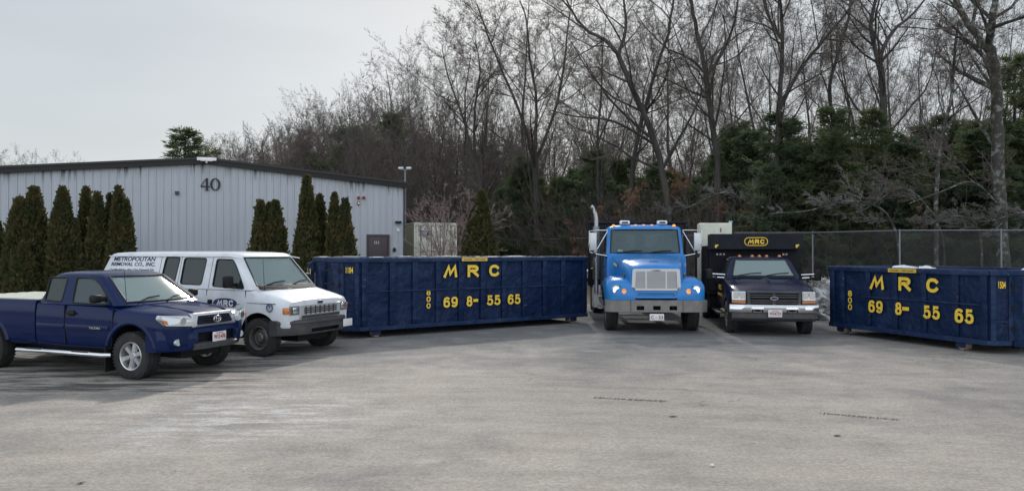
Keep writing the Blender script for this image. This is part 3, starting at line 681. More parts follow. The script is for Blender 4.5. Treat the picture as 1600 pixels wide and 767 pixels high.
led('dark tree leaning left behind the blue truck with a wide forked crown', 33, [
    ([(1052, 400), (1040, 300), (1028, 235), (1005, 175), (985, 130), (967, 85)], .16, .11, 8, .3),
    ([(967, 85), (945, 62), (915, 45, 1), (890, 10, 2), (870, -50, 2)], .10, .03, 9, .1),
    ([(967, 85), (978, 45), (975, 0), (965, -60)], .08, .03, 7, .1),
    ([(1022, 225), (960, 190, -2), (900, 182, -3), (860, 172, -4)], .07, .015, 8, .1)], 7)
led('tall dark tree with a bent trunk rising between the two trucks', 34, [
    ([(1124, 400), (1122, 300), (1120, 240), (1110, 170), (1103, 115), (1090, 50), (1078, -10), (1062, -90)], .17, .06, 20, .3),
    ([(1106, 118), (1130, 80, 1), (1150, 30, 1), (1158, -40, 2)], .09, .03, 8, .1)], 8)
led('dark tree behind the black dump truck whose limbs spread wide at the top', 32, [
    ([(1212, 420), (1214, 300), (1217, 200), (1222, 110), (1223, 30), (1210, -60)], .15, .055, 17, .3),
    ([(1216, 175), (1250, 110, 1), (1290, 60, 2), (1330, 10, 2), (1350, -40, 3)], .10, .03, 10, .15),
    ([(1222, 60), (1200, 20, 1), (1185, -40, 2)], .08, .03, 6, .1)], 9)
led('bare tree fanning out just left of the blue truck cab', 42, [
    ([(842, 400), (838, 300), (835, 240)], .18, .15, 2, .6),
    ([(835, 245), (810, 170), (780, 100, 1), (757, 40, 1), (745, 5, 1)], .10, .025, 13, .15),
    ([(836, 240), (838, 160), (828, 90, -1), (822, 30, -1), (812, 0, -1)], .10, .025, 13, .15),
    ([(838, 250), (865, 180, 1), (880, 110, 1), (888, 40, 1), (895, -10, 2)], .10, .025, 13, .15)], 10, P=PB, L1=5)
led('thin bare tree with steep limbs over the middle of the long dumpster', 44, [
    ([(765, 400), (757, 320), (740, 240)], .15, .12, 3, .5),
    ([(740, 245), (722, 180), (700, 120, 1), (690, 70, 1)], .09, .02, 13, .15),
    ([(741, 240), (742, 170), (750, 110, -1), (742, 60, -1)], .09, .02, 13, .15)], 12, P=PB, L1=5)
led('crooked bare tree rising between the dump truck and the fork-topped tree', 36, [
    ([(1306, 420), (1300, 300), (1312, 220), (1296, 150), (1312, 80), (1330, 10), (1330, -60)], .13, .05, 14, .3)], 13)
led('slim grey-barked tree in front of the evergreens behind the right dumpster', 27.5, [
    ([(1463, 425), (1463, 330), (1466, 260), (1475, 200), (1488, 150), (1492, 90), (1500, 30)], .09, .04, 13, .3)], 14, bark_pale, 4)
led('straight bare tree standing just behind the left end of the black dump bed', 38, [
    ([(975, 400), (985, 290), (1000, 200), (1022, 120), (1045, 50), (1055, -20)], .14, .05, 14, .3)], 15)
pale_twig = mat('pale_twigs', (.17, .16, .15), .9, 0, 0, (1, (.24, .23, .215), .35, .7))
for k in (0, 2, 3, 5, 6, 7):          # low bare branches reaching out over the fence on the right
    g = Grow(300 + k, dict(trop=[0, .0, .0, .0, 0, 0], ang=[40, 40, 42, 45, 50, 50])); 
    g.path([(0, 0, 0), (.1, 0, 1.6), (-.3, -.3, 2.9), (-1.3, -.7, 3.3 + .25 * (k % 3)), (-2.6, -1.0, 3.0), (-3.8, -1.2, 2.9 - .3 * (k % 2))], .055, .010, 8, .35, 1.35)
    a, b_, c, dd = g.meshes(); x = (1350, 1345, 1420, 1480, 1500, 1555, 1610, 1140)[k]; d = 26.2 + (k % 3) * .7 + (4.5 if x == 1140 else 0); p = px(x + 50, 393, d)
    tm = fast_mesh('trunk', a, b_, bark_pale); shade(tm, 80)
    place('bare_sapling', tm, fast_mesh('crown', c, dd, pale_twig), 'low pale-barked sapling whose bare branches lean left over the fence', 'sapling', (p.x, d, gz(p.x, d)), rs.uniform(-.4, .4), rs.uniform(.85, 1.15), 'saplings leaning over the fence')

# ---- evergreens
def conifer(seed, H, Rb, nw, m, droop=-.1, dens=1., open_=0., base=.06):
    r = random.Random(seed); segs = []; tri = []
    def tuft(p, d, s):
        for _ in range(6):
            v = Vector((r.gauss(0, .6), r.gauss(0, .6), r.gauss(0, .42))) + d; v.normalize(); w_ = v.cross(Vector((r.gauss(0, 1), r.gauss(0, 1), r.gauss(0, 1))))*1.0; w_ = w_.normalized() * s * .15
            q = p + Vector((r.gauss(0, .06), r.gauss(0, .06), r.gauss(0, .05))); e_ = q + v * s
            tri.append((q - w_, q + w_, e_ + w_ * .35, e_ - w_ * .35))
    for i in range(nw):
        z = H * (base + (1 - base) * (i / nw) ** .95); t = z / H; rad = Rb * (1 - t) ** .75 * (1 + .25 * math.sin(i * 1.7)) + .15
        for k in range(r.randint(3, 5)):
            az = r.uniform(0, 6.28); L = rad * r.uniform(.5, 1.3); d = Vector((math.cos(az), math.sin(az), r.uniform(.0, .35) + droop)); d.normalize(); p = Vector((0, 0, z)); n = max(3, int(L / .3))
            for j in range(n):
                d = (d + Vector((r.gauss(0, .08), r.gauss(0, .08), .03))).normalized(); q = p + d * L / n; segs.append((*p, *q, .03 * (1 - t * .7) * (1 - j / n * .7), .03 * (1 - t * .7) * (1 - (j + 1) / n * .7)))
                if j / n > open_:
                    for _ in range(max(1, round(3.2 * dens))):
                        sd = (d + Vector((r.gauss(0, .7), r.gauss(0, .7), r.gauss(0, .2)))).normalized(); l2 = .32 * r.uniform(.4, 1.3) * (1.2 - .5 * j / n)
                        e_ = p + sd * l2; tuft(p.lerp(e_, .5), sd, .16); tuft(e_, sd, .18)
                p = q
    tm = MB(); tm.tube([(0, 0, -.3), (.05, 0, H * .3), (0, .06, H * .65), (0, 0, H)], [.02 * H, .016 * H, .009 * H, .015], 8, caps=False)
    t_me = fast_mesh('trunk', np.array(tm.v), np.array(tm.f), bark_dark); shade(t_me, 80)
    V1, F1 = tubes(segs, 3); V2 = np.array(tri).reshape(-1, 3); F2 = np.arange(len(V2)).reshape(-1, 4)
    return t_me, fast_mesh('crown', np.vstack([V1, V2]), np.vstack([F1, F2 + len(V1)]), [bark_dark, m], [0] * len(F1) + [1] * len(F2))
con = [conifer(1, 8, 2.6, 34, needle2, -.15, 1.25), conifer(2, 9, 2.9, 36, needle, .0, 1.1), conifer(3, 7, 2.4, 30, needle2, -.2, 1.3), conifer(4, 8, 2.8, 32, needle, .05, 1.2), conifer(5, 12, 3.0, 26, needle, .1, 1.3, .25, .35)]
def ev(x, topy, d, k, label, group=None, wide=1.):
    d = behind(x, d, 2.2)
    p = px(x, 393, d); g0 = gz(p.x, d); H = EYE + (393 - topy) / 1155 * d - g0; h0 = (8, 9, 7, 8, 12)[k]
    place('evergreen_tree', *con[k], label, 'evergreen', (p.x, d, g0), rs.uniform(0, 6.28), H / h0 * wide, group, H / h0)
ev(290, 203, 62, 1, 'lone pine rising above the roof ridge of the grey building', wide=1.5)
ev(1588, 88, 31, 1, 'tall dark evergreen at the right edge behind the lichen-marked oak', wide=.8)
LE = 'dark green evergreen of the thick low row below the bare trees'
GE = 'evergreens of the low row below the bare trees'
evs = []
for i in range(58):
    x = 795 + i * 14.3 + rs.uniform(-9, 9); d = rs.choice((29.5, 32, 35, 39, 44)) + rs.uniform(-1, 1)
    if x < 1180: d = max(d, 40) + rs.uniform(0, 4)
    elif x < 1290: d = max(d, 31)
    ty = rs.uniform(222, 312) if x > 1130 else rs.uniform(250, 320)
    evs.append((x, ty, d))
for x, ty in ((545, 198), (612, 178), (640, 262), (700, 270), (762, 226), (800, 275)): evs.append((x, ty, rs.uniform(66, 78)))
for i in range(30):
    x = 1150 + i * 16 + rs.uniform(-12, 12); evs.append((x, rs.uniform(165, 305), rs.choice((28.5, 30, 33, 36)) + rs.uniform(-.5, 1.5) + max(0, 1300 - x) * .045))
for i in range(20): evs.append((785 + i * 17 + rs.uniform(-8, 8), rs.uniform(232, 310), rs.uniform(38, 47)))
for i, (x, ty, d) in enumerate(evs): ev(x, ty, d, i % 4, LE, GE, rs.uniform(1.0, 1.35))
for x, ty, d, k in ((1500, 190, 33, 1), (1300, 205, 36, 3), (1250, 215, 37, 1), (1420, 215, 35, 1), (1120, 240, 40, 1), (965, 250, 44, 3)): ev(x, ty, d, k, LE, GE, .85)

# ---- arborvitae by the building
def arbor(seed, H, W, tops):
    r = random.Random(seed); quads = []; core = MB(); 
    def prof(t): return (min(1., (t / .10) ** .5 * .9 if t < .1 else 1.0) * max(0, 1 - max(0, t - .2) / .8) ** .70) * .96 + .03
    for tx, ty, th, tw in tops:
        rings = []
        for j in range(13):
            t = j / 12; rings.append([(tx + math.cos(a) * tw * .70 * prof(t) * (1 + r.gauss(0, .07)), ty + math.sin(a) * tw * .70 * prof(t), .08 + t * th * .96) for a in [k * math.pi / 7 for k in range(14)]])
        core.loft(rings)
        n = int(th * tw * 3600)
        for i in range(n):
            t = r.random() ** 1.15; az = r.uniform(0, 6.283); lump = 1 + .11 * math.sin(az * 3 + t * 9 + seed) + .09 * math.sin(az * 7 - t * 21 + seed) + .05 * math.sin(az * 13 + t * 40)
            rad = tw * prof(t) * lump * r.uniform(.74, 1.10) ; p = Vector((tx + math.cos(az) * rad, ty + math.sin(az) * rad, .05 + t * th))
            d = Vector((math.cos(az) * .5, math.sin(az) * .5, .9)) + Vector((r.gauss(0, .35), r.gauss(0, .35), r.gauss(0, .3))); d.normalize(); s_ = r.uniform(.05, .15) * (1.5 if r.random() < .06 else 1)
            w_ = d.cross(Vector((r.gauss(0, 1), r.gauss(0, 1), r.gauss(0, .4)))).normalized() * s_ * .33; e_ = p + d * s_
            quads.append((p - w_, p + w_, e_ + w_ * .5, e_ - w_ * .5))
    V2 = np.array(quads).reshape(-1, 3); F2 = np.arange(len(V2)).reshape(-1, 4)
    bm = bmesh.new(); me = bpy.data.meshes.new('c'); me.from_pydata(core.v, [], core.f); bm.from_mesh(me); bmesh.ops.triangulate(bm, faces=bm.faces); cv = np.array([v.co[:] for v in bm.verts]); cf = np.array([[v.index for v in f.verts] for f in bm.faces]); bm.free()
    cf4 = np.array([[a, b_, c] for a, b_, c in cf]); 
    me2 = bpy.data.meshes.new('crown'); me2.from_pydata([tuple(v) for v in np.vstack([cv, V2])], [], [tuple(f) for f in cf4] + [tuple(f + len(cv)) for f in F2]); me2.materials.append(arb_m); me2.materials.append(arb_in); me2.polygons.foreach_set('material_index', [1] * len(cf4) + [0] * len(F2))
    tk = MB(); tk.tube([(0, 0, -.2), (0, 0, H * .5)], [.07, .03], 7); t_me = bpy.data.meshes.new('trunk'); t_me.from_pydata(tk.v, [], tk.f); t_me.materials.append(bark_dark)
    return t_me, me2
AG = 'trimmed arborvitae along the grey building'
def arb(x, top, d, hw, tops, seed, label):       # hw = half width in photo pixels
    p = px(x, 393, d); g0 = gz(p.x, d); H = EYE + (393 - top) / 1155 * d - g0; W = hw * 1.12 / 1155 * d
    T = [(a * W, b_ * W, h * H, w_ * W) for a, b_, h, w_ in tops]
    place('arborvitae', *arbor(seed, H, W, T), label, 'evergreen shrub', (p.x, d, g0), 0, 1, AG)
arb(-8, 345, 27, 22, [(0, 0, 1, 1)], 1, 'arborvitae cut off by the left edge of the photo, lowest of its row')
arb(44, 296, 26.5, 33, [(.12, .2, 1, .80), (-.30, -.1, .90, .72), (.2, -.6, .50, .62)], 2, 'broad arborvitae with a second lower peak, behind the navy pickup bed')
arb(98, 297, 26.5, 27, [(0, 0, 1, .82), (.45, .2, .72, .55)], 3, 'broad single-peaked arborvitae, second full one from the left')
arb(134, 297, 27.5, 16, [(0, 0, 1, 1)], 4, 'slim arborvitae pressed against its left neighbour of the close trio')
arb(152, 306, 27.0, 19, [(0, 0, 1, .9), (.55, .7, 1.0, .5)], 5, 'arborvitae in the middle of the close cluster, just behind the van rear')
arb(189, 296, 27, 20, [(-.2, 0, 1, .78), (.35, 0, .88, .7)], 6, 'arborvitae standing alone right above the rear of the white van roof')
arb(419, 318, 28, 29, [(-.35, 0, 1, .62), (.35, 0, 1, .66), (0, .3, .98, .7)], 7, 'low twin-topped arborvitae above the white van windshield')
arb(480, 279, 28, 21, [(0, 0, 1, .9)], 8, 'tallest arborvitae with a thin pointed top, near the dumpster end')
arb(499, 309, 28.6, 18, [(0, 0, 1, .95)], 9, 'arborvitae wedged between the tallest one and its right neighbour')
arb(532, 306, 28, 22, [(-.38, 0, 1, .6), (.3, 0, .94, .72)], 10, 'arborvitae with stepped right side, nearest to the brown building door')
arb(750, 303, 29.2, 25, [(.1, 0, 1, .85), (-.4, .1, .8, .7)], 11, 'dark arborvitae apart from the others, right of the cream container')

# ---- the multi-stemmed ornamental tree in front of the container
def fan_tree(label, x, d, H, n, spread, seed, m, mt):
    g = Grow(seed, dict(nch=[0, 7, 6, 4, 2.5, 0], step=[1, .45, .34, .26, .2, .2], start=[.3, .2, .15, .1, .1, 1], ang=[34, 36, 38, 42, 44, 50], ratio=[.5, .5, .5, .5, .6, .5], trop=[.05, .02, .02, .015, .01, 0], rmin=.004))
    for k in range(n):
        az = k * 2.4 + g.r.uniform(-.4, .4); l = spread * g.r.uniform(.35, 1)
        g.branch(Vector((math.cos(az) * .12, math.sin(az) * .12, -.1)), Vector((math.cos(az) * l, math.sin(az) * l, 1)).normalized(), H * g.r.uniform(.8, 1.05), .04, 1)
    a, b_, c, dd = g.meshes(); p = px(x, 393, d); tm = fast_mesh('trunk', a, b_, m); shade(tm, 80)
    place('ornamental_tree', tm, fast_mesh('crown', c, dd, mt), label, 'small tree', (p.x, d, gz(p.x, d)))
pale_stem = mat('pale_stem_bark', (.24, .21, .19), .9, 0, 0, (5, (.15, .13, .12), .4, .7))
fan_tree('leafless pinkish many-stemmed small tree in front of the cream container', 694, 30, 3.7, 9, .66, 21, pale_stem, twig_r)
fan_tree('lower pale-stemmed leafless shrub right of the pinkish small tree', 745, 27.3, 1.35, 3, 1.0, 22, pale_stem, twig_r)

# ---- young beeches holding dry leaves
def beech(seed):
    tm, cm, g = tree_proto(seed, 6, .05, dict(nch=[9, 6, 5, 3, 0, 0], start=[.2, .1, .1, .1, .1, 1], ang=[60, 50, 50, 50, 50, 50], trop=[.02, 0, 0, 0, 0, 0], step=[.5, .4, .3, .25, .2, .2], maxlev=4, ratio=[.42, .5, .5, .5, .5, .5]), bark_pale)
    r = g.r; q = []
    for p, d in g.tips:
        if math.sin(p.x * 1.3 + p.z * 1.7 + seed) > .1:
            for _ in range(2):
                u = g.perp(d); v = u.cross(d) + d * .3; c = p + Vector((r.gauss(0, .05), r.gauss(0, .05), r.gauss(0, .05))); s_ = .045
                q.append((c - u * s_, c + v * s_, c + u * s_, c - v * s_))
    V = np.array(q).reshape(-1, 3); return tm, cm, fast_mesh('foliage', V, np.arange(len(V)).reshape(-1, 4), leaf_tan)
bee = [beech(41), beech(42), beech(43)]
for i, (x, top, d) in enumerate(((900, 300, 36), (950, 305, 34), (985, 290, 35), (880, 270, 42), (1100, 300, 33), (1060, 270, 38), (1420, 270, 28.5), (1250, 290, 33), (1180, 320, 33), (1330, 280, 31))):
    d = behind(x, d, 1)
    p = px(x, 393, d); g0 = gz(p.x, d); H = EYE + (393 - top) / 1155 * d - g0
    o = place('young_beech', bee[i % 3][0], bee[i % 3][1], 'young beech holding rust-brown dry leaves before the dark evergreens', 'young tree', (p.x, d, g0), i * 1.3, H / 6, 'young beeches with dry leaves')
    c = bpy.data.objects.new('foliage', bee[i % 3][2]); COL.objects.link(c); c.parent = o

# ---- the depth of the wood, too dense to count
def woods():
    r = random.Random(77); P = dict(nch=[8, 6, 5, 3.6, 0, 0], maxlev=4, step=[2.5, 1.5, 1.0, .7, .6, .5], start=[.2, .2, .1, .1, 1, 1], ang=[34, 36, 38, 42, 50, 50], rmin=.011); Vs, Fs, n = [], [], 0
    kinds = []
    for s_ in range(6):
        g = Grow(500 + s_, P); g.branch(Vector((0, 0, -.3)), Vector((0, 0, 1)), 16, .16, 0); A = []
        for lev, ch in g.chains:
            for i in range(len(ch) - 1): A.append((*ch[i][0], *ch[i + 1][0], ch[i][1], ch[i + 1][1]))
        A += [x for L in g.segs for x in L]; V_, F_ = tubes(A, 3); V_ = V_ * (16 / np.percentile(V_[:, 2], 99.5)); kinds.append((V_, F_))
    for i in range(330):
        x = 330 + 1300 * ((i + r.random()) / 250) ** 1.15 if i < 250 else r.uniform(330, 640); d = r.uniform(70, 125) if x > 560 else r.uniform(88, 130)
        ty = np.interp(x, [330, 400, 440, 490, 560, 600, 700, 800, 1000, 1600], [214, 200, 178, 160, 152, 125, 125, 150, 180, 180]) + r.uniform(0, 70)
        p = px(x, 393, d); g0 = gz(p.x, d); H = EYE + (393 - ty) / 1155 * d - g0; V, F = kinds[r.randrange(6)]; a = r.uniform(0, 6.28); sc = H / 16
        c_, s_ = math.cos(a), math.sin(a); W = np.stack([V[:, 0] * c_ - V[:, 1] * s_, V[:, 0] * s_ + V[:, 1] * c_, V[:, 2]], 1) * sc + [p.x, d, g0]
        Vs.append(W); Fs.append(F + n); n += len(W)
    o = bpy.data.objects.new('woods', fast_mesh('woods', np.vstack(Vs), np.vstack(Fs), twig_m)); COL.objects.link(o)
    tag(o, 'grey-brown mass of bare far trees filling the depth of the wood', 'woods', kind='stuff')
woods()
def understory():             # small crowded trees and saplings filling the lower half of the wood
    r = random.Random(78); P = dict(nch=[9, 7, 5, 3, 0, 0], maxlev=4, step=[1.2, .8, .6, .4, .4, .3], start=[.12, .15, .1, .1, 1, 1], ang=[38, 42, 45, 48, 50, 50], rmin=.006); Vs, Fs, n = [], [], 0; kinds = []
    for s_ in range(5):
        g = Grow(700 + s_, P); g.branch(Vector((0, 0, -.2)), Vector((.05, 0, 1)).normalized(), 7, .05, 0); A = []
        for lev, ch in g.chains:
            for i in range(len(ch) - 1): A.append((*ch[i][0], *ch[i + 1][0], ch[i][1], ch[i + 1][1]))
        A += [x for L in g.segs for x in L]; V_, F_ = tubes(A, 3); kinds.append((V_ * (7 / np.percentile(V_[:, 2], 99.5)), F_))
    for i in range(250):
        if i < 60: x = r.uniform(430, 620); d = r.uniform(66, 84); ty = r.uniform(195, 270)
        elif i < 140: x = r.uniform(560, 830); d = r.uniform(50, 72); ty = r.uniform(190, 280)
        else: x = r.uniform(800, 1640); d = r.uniform(44, 62); ty = r.uniform(185, 290)
        p = px(x, 393, d); g0 = gz(p.x, d); sc = (EYE + (393 - ty) / 1155 * d - g0) / 7; V, F = kinds[r.randrange(5)]; a = r.uniform(0, 6.28); c_, s_ = math.cos(a), math.sin(a)
        W = np.stack([(V[:, 0] * c_ - V[:, 1] * s_) * max(sc, .9), (V[:, 0] * s_ + V[:, 1] * c_) * max(sc, .9), V[:, 2] * sc], 1) + [p.x, d, g0]; Vs.append(W); Fs.append(F + n); n += len(W)
    o = bpy.data.objects.new('understory', fast_mesh('understory', np.vstack(Vs), np.vstack(Fs), twig_m)); COL.objects.link(o)
    tag(o, 'crowded leafless saplings filling the lower half of the wood', 'saplings', kind='stuff')
understory()
def underwood():             # brush and twigs standing behind the fence
    r = random.Random(5); segs = []
    for i in range(6000):
        if i < 4200: x = r.uniform(760, 1250) if i % 5 else r.uniform(1250, 1640); d = r.uniform(30, 62) if x < 1250 else r.uniform(26.5, 60)
        else: x = r.uniform(560, 740); d = r.uniform(50, 80)
        d = behind(x, d, .8); p = px(x, 393, d); q = Vector((p.x, d, gz(p.x, d))); h = r.uniform(1.5, 5.5); v = Vector((r.gauss(0, .3), r.gauss(0, .3), 1)).normalized(); n = 5; rad = r.uniform(.006, .018) * (d / 35)
        for k in range(n):
            v = (v + Vector((r.gauss(0, .16), r.gauss(0, .16), .02))).normalized(); e_ = q + v * h / n; segs.append((*q, *e_, rad * (1 - k / n * .7), rad * (1 - (k + 1) / n * .7)))
            if k:
                for _ in range(2):
                    w_ = (v + Vector((r.gauss(0, .8), r.gauss(0, .8), r.gauss(0, .3)))).normalized(); segs.append((*q, *(q + w_ * h * .2), rad * .5, rad * .25))
            q = e_
    V, F = tubes(segs, 3); o = bpy.data.objects.new('underbrush', fast_mesh('underbrush', V, F, twig_m)); COL.objects.link(o)
    tag(o, 'tangle of brown leafless brush between the trunks behind the fence', 'brush', kind='stuff')
underwood()
# ================================================================== VEHICLE KIT
def arc(cx, cz, r, a0, a1, n): return [(cx + r * math.cos(R(a0 + (a1 - a0) * i / n)), cz + r * math.sin(R(a0 + (a1 - a0) * i / n))) for i in range(n + 1)]
def roundpoly(pts, r, n=4):
    out = []; N = len(pts)
    for i in range(N):
        p0, p, p1 = Vector(pts[i - 1]), Vector(pts[i]), Vector(pts[(i + 1) % N]); a, b_ = (p0 - p), (p1 - p); rr = min(r, a.length * .45, b_.length * .45); a = p + a.normalized() * rr; b_ = p + b_.normalized() * rr
        for k in range(n + 1):
            t = k / n; out.append(tuple(a * (1 - t) ** 2 + p * 2 * t * (1 - t) + b_ * t * t))
    return out

def wheel(root, x, y, side, Rr, W, rim, style, mirror_in=False):
    """tyre + rim + hub; side = +1 when the outer face looks to +y"""
    zc = Rr - .008; b = MB(); h = W / 2
    prof = [(rim, -h * .75), (rim + .02, -h), (Rr - .05, -h * 1.03), (Rr - .015, -h * .9), (Rr, -h * .6), (Rr, -h * .12), (Rr - .012, -h * .09), (Rr - .012, h * .09), (Rr, h * .12), (Rr, h * .6), (Rr - .015, h * .9), (Rr - .05, h * 1.03), (rim + .02, h), (rim, h * .75)]
    hub = MB(); o_ = h * .75
    if style == 'alloy':      # five broad spokes with openings
        hub.lathe_y([(.0, .02), (.055, .02), (.075, -.005), (.08, -.05), (.0, -.05)], x, y + side * (o_ - .02), zc, 20, 0, side)
        for k in range(6):
            a = 2 * math.pi * k / 6 + .3; c_, s_ = math.cos(a), math.sin(a); w0, w1 = .034, .058
            P = lambda r_, t_, yy: (x + c_ * r_ - s_ * t_, y + side * (o_ + yy), zc + s_ * r_ + c_ * t_)
            hub.hexa([P(.05, -w0, -.05), P(rim - .008, -w1, -.06), P(rim - .008, w1, -.06), P(.05, w0, -.05), P(.05, -w0 * .7, -.01), P(rim - .008, -w1 * .6, -.012), P(rim - .008, w1 * .6, -.012), P(.05, w0 * .7, -.01)])
        hm, rm = MT['alloy'], MT['alloy']
    elif style == 'steel':     # dished steel disc with a centre cap
        hub.lathe_y([(rim - .005, -.06), (rim * .78, -.035), (rim * .62, -.01), (rim * .5, -.03), (rim * .46, .015), (rim * .38, .035), (.0, .045), (.0, -.08), (rim - .005, -.09)], x, y + side * (o_ - .02), zc, 28, 0, side)
        hm, rm = MT['wsteel'], MT['wsteel']
    else:                      # heavy front disc, convex hub with studs
        hub.lathe_y([(rim - .005, -.03), (rim * .72, .0), (rim * .6, .02), (.11, .03), (.09, .09), (.0, .10), (.0, -.06), (rim - .005, -.08)], x, y + side * (o_ - .03), zc, 28, 0, side)
        for k in range(10):
            a = 2 * math.pi * k / 10; hub.lathe_y([(0, .05), (.016, .05), (.016, 0)], x + math.cos(a) * rim * .62, y + side * (o_ - .02), zc + math.sin(a) * rim * .62, 6, 0, side)
        hm, rm = MT['wsteel'], MT['wsteel']
    w_ = hub.obj('wheel', hm, root, smooth=40)
    b.lathe_y(prof, x, y, zc, 48, 0, side, False)
    for k in range(40):        # tread blocks
        for yy in (-h * .8, h * .8):
            a = 2 * math.pi * (k + (.5 if yy > 0 else 0)) / 40; c_, s_ = math.cos(a), math.sin(a); P = lambda r_, t_, q: (x + c_ * r_ - s_ * t_, y + q, zc + s_ * r_ + c_ * t_)
            b.hexa([P(Rr - .02, -.017, yy - h * .16), P(Rr - .02, .017, yy - h * .16), P(Rr - .02, .017, yy + h * .16), P(Rr - .02, -.017, yy + h * .16), P(Rr + .004, -.014, yy - h * .16), P(Rr + .004, .014, yy - h * .16), P(Rr + .004, .014, yy + h * .16), P(Rr + .004, -.014, yy + h * .16)])
    b.obj('tyre', MT['rub'], w_, smooth=50)
    r = MB(); r.lathe_y([(rim + .012, h * .92), (rim + .004, h * .98), (rim - .012, h * .92), (rim - .02, h * .3), (rim - .02, -h * .7), (rim + .005, -h * .7)], x, y, zc, 36, 0, side, False)
    r.obj('rim', rm, w_, smooth=40)
    return w_

def half_ring(h): return [tuple(p) for p in h] + [(p[0], -p[1], p[2]) for p in h[::-1][1:-1]]
def body_loft(st, root, paint, name='body', arches=(), smooth=38, extra=None):
    """st: (x, halfwidth, z bottom, z shoulder, z top centre)"""
    rings = []
    for x, w_, zb, zs, zt in st:
        H = zs - zb
        rings.append(half_ring([(x, 0, zb), (x, w_ * .88, zb), (x, w_ * .955, zb + .04), (x, w_ * .985, zb + H * .22), (x, w_, zb + H * .5), (x, w_ * .992, zb + H * .78), (x, w_ * .972, zs - .035), (x, w_ * .935, zs), (x, w_ * .80, zs + (zt - zs) * .35), (x, w_ * .5, zs + (zt - zs) * .85), (x, 0, zt)]))
    b = MB(); b.loft(rings); o = b.obj(name, [paint, MT['black']], root, smooth=0)
    for ax, az, ar in arches:
        c = MB(); c.lathe_y([(ar, -2), (ar, 2)], ax, 0, az, 40, 1); c.box(ax - ar, ax + ar, -2, 2, az - 1.2, az, 1); 
        c1 = MB(); n = 28; pts = [(ax + ar, -3, az - 1)] + [(ax + ar * math.cos(math.pi * i / n), -3, az + ar * math.sin(math.pi * i / n)) for i in range(n + 1)] + [(ax - ar, -3, az - 1)]
        for s in (-1, 1):    # a pocket on each side, leaving the middle of the body
            y0 = -1.6 if s < 0 else .48; c1 = MB(); c1.prism([(p[0], y0, p[2]) for p in pts], (0, 1.12, 0), 1); cut(o, c1)
    if extra: extra(o)
    shade(o.data, smooth); return o

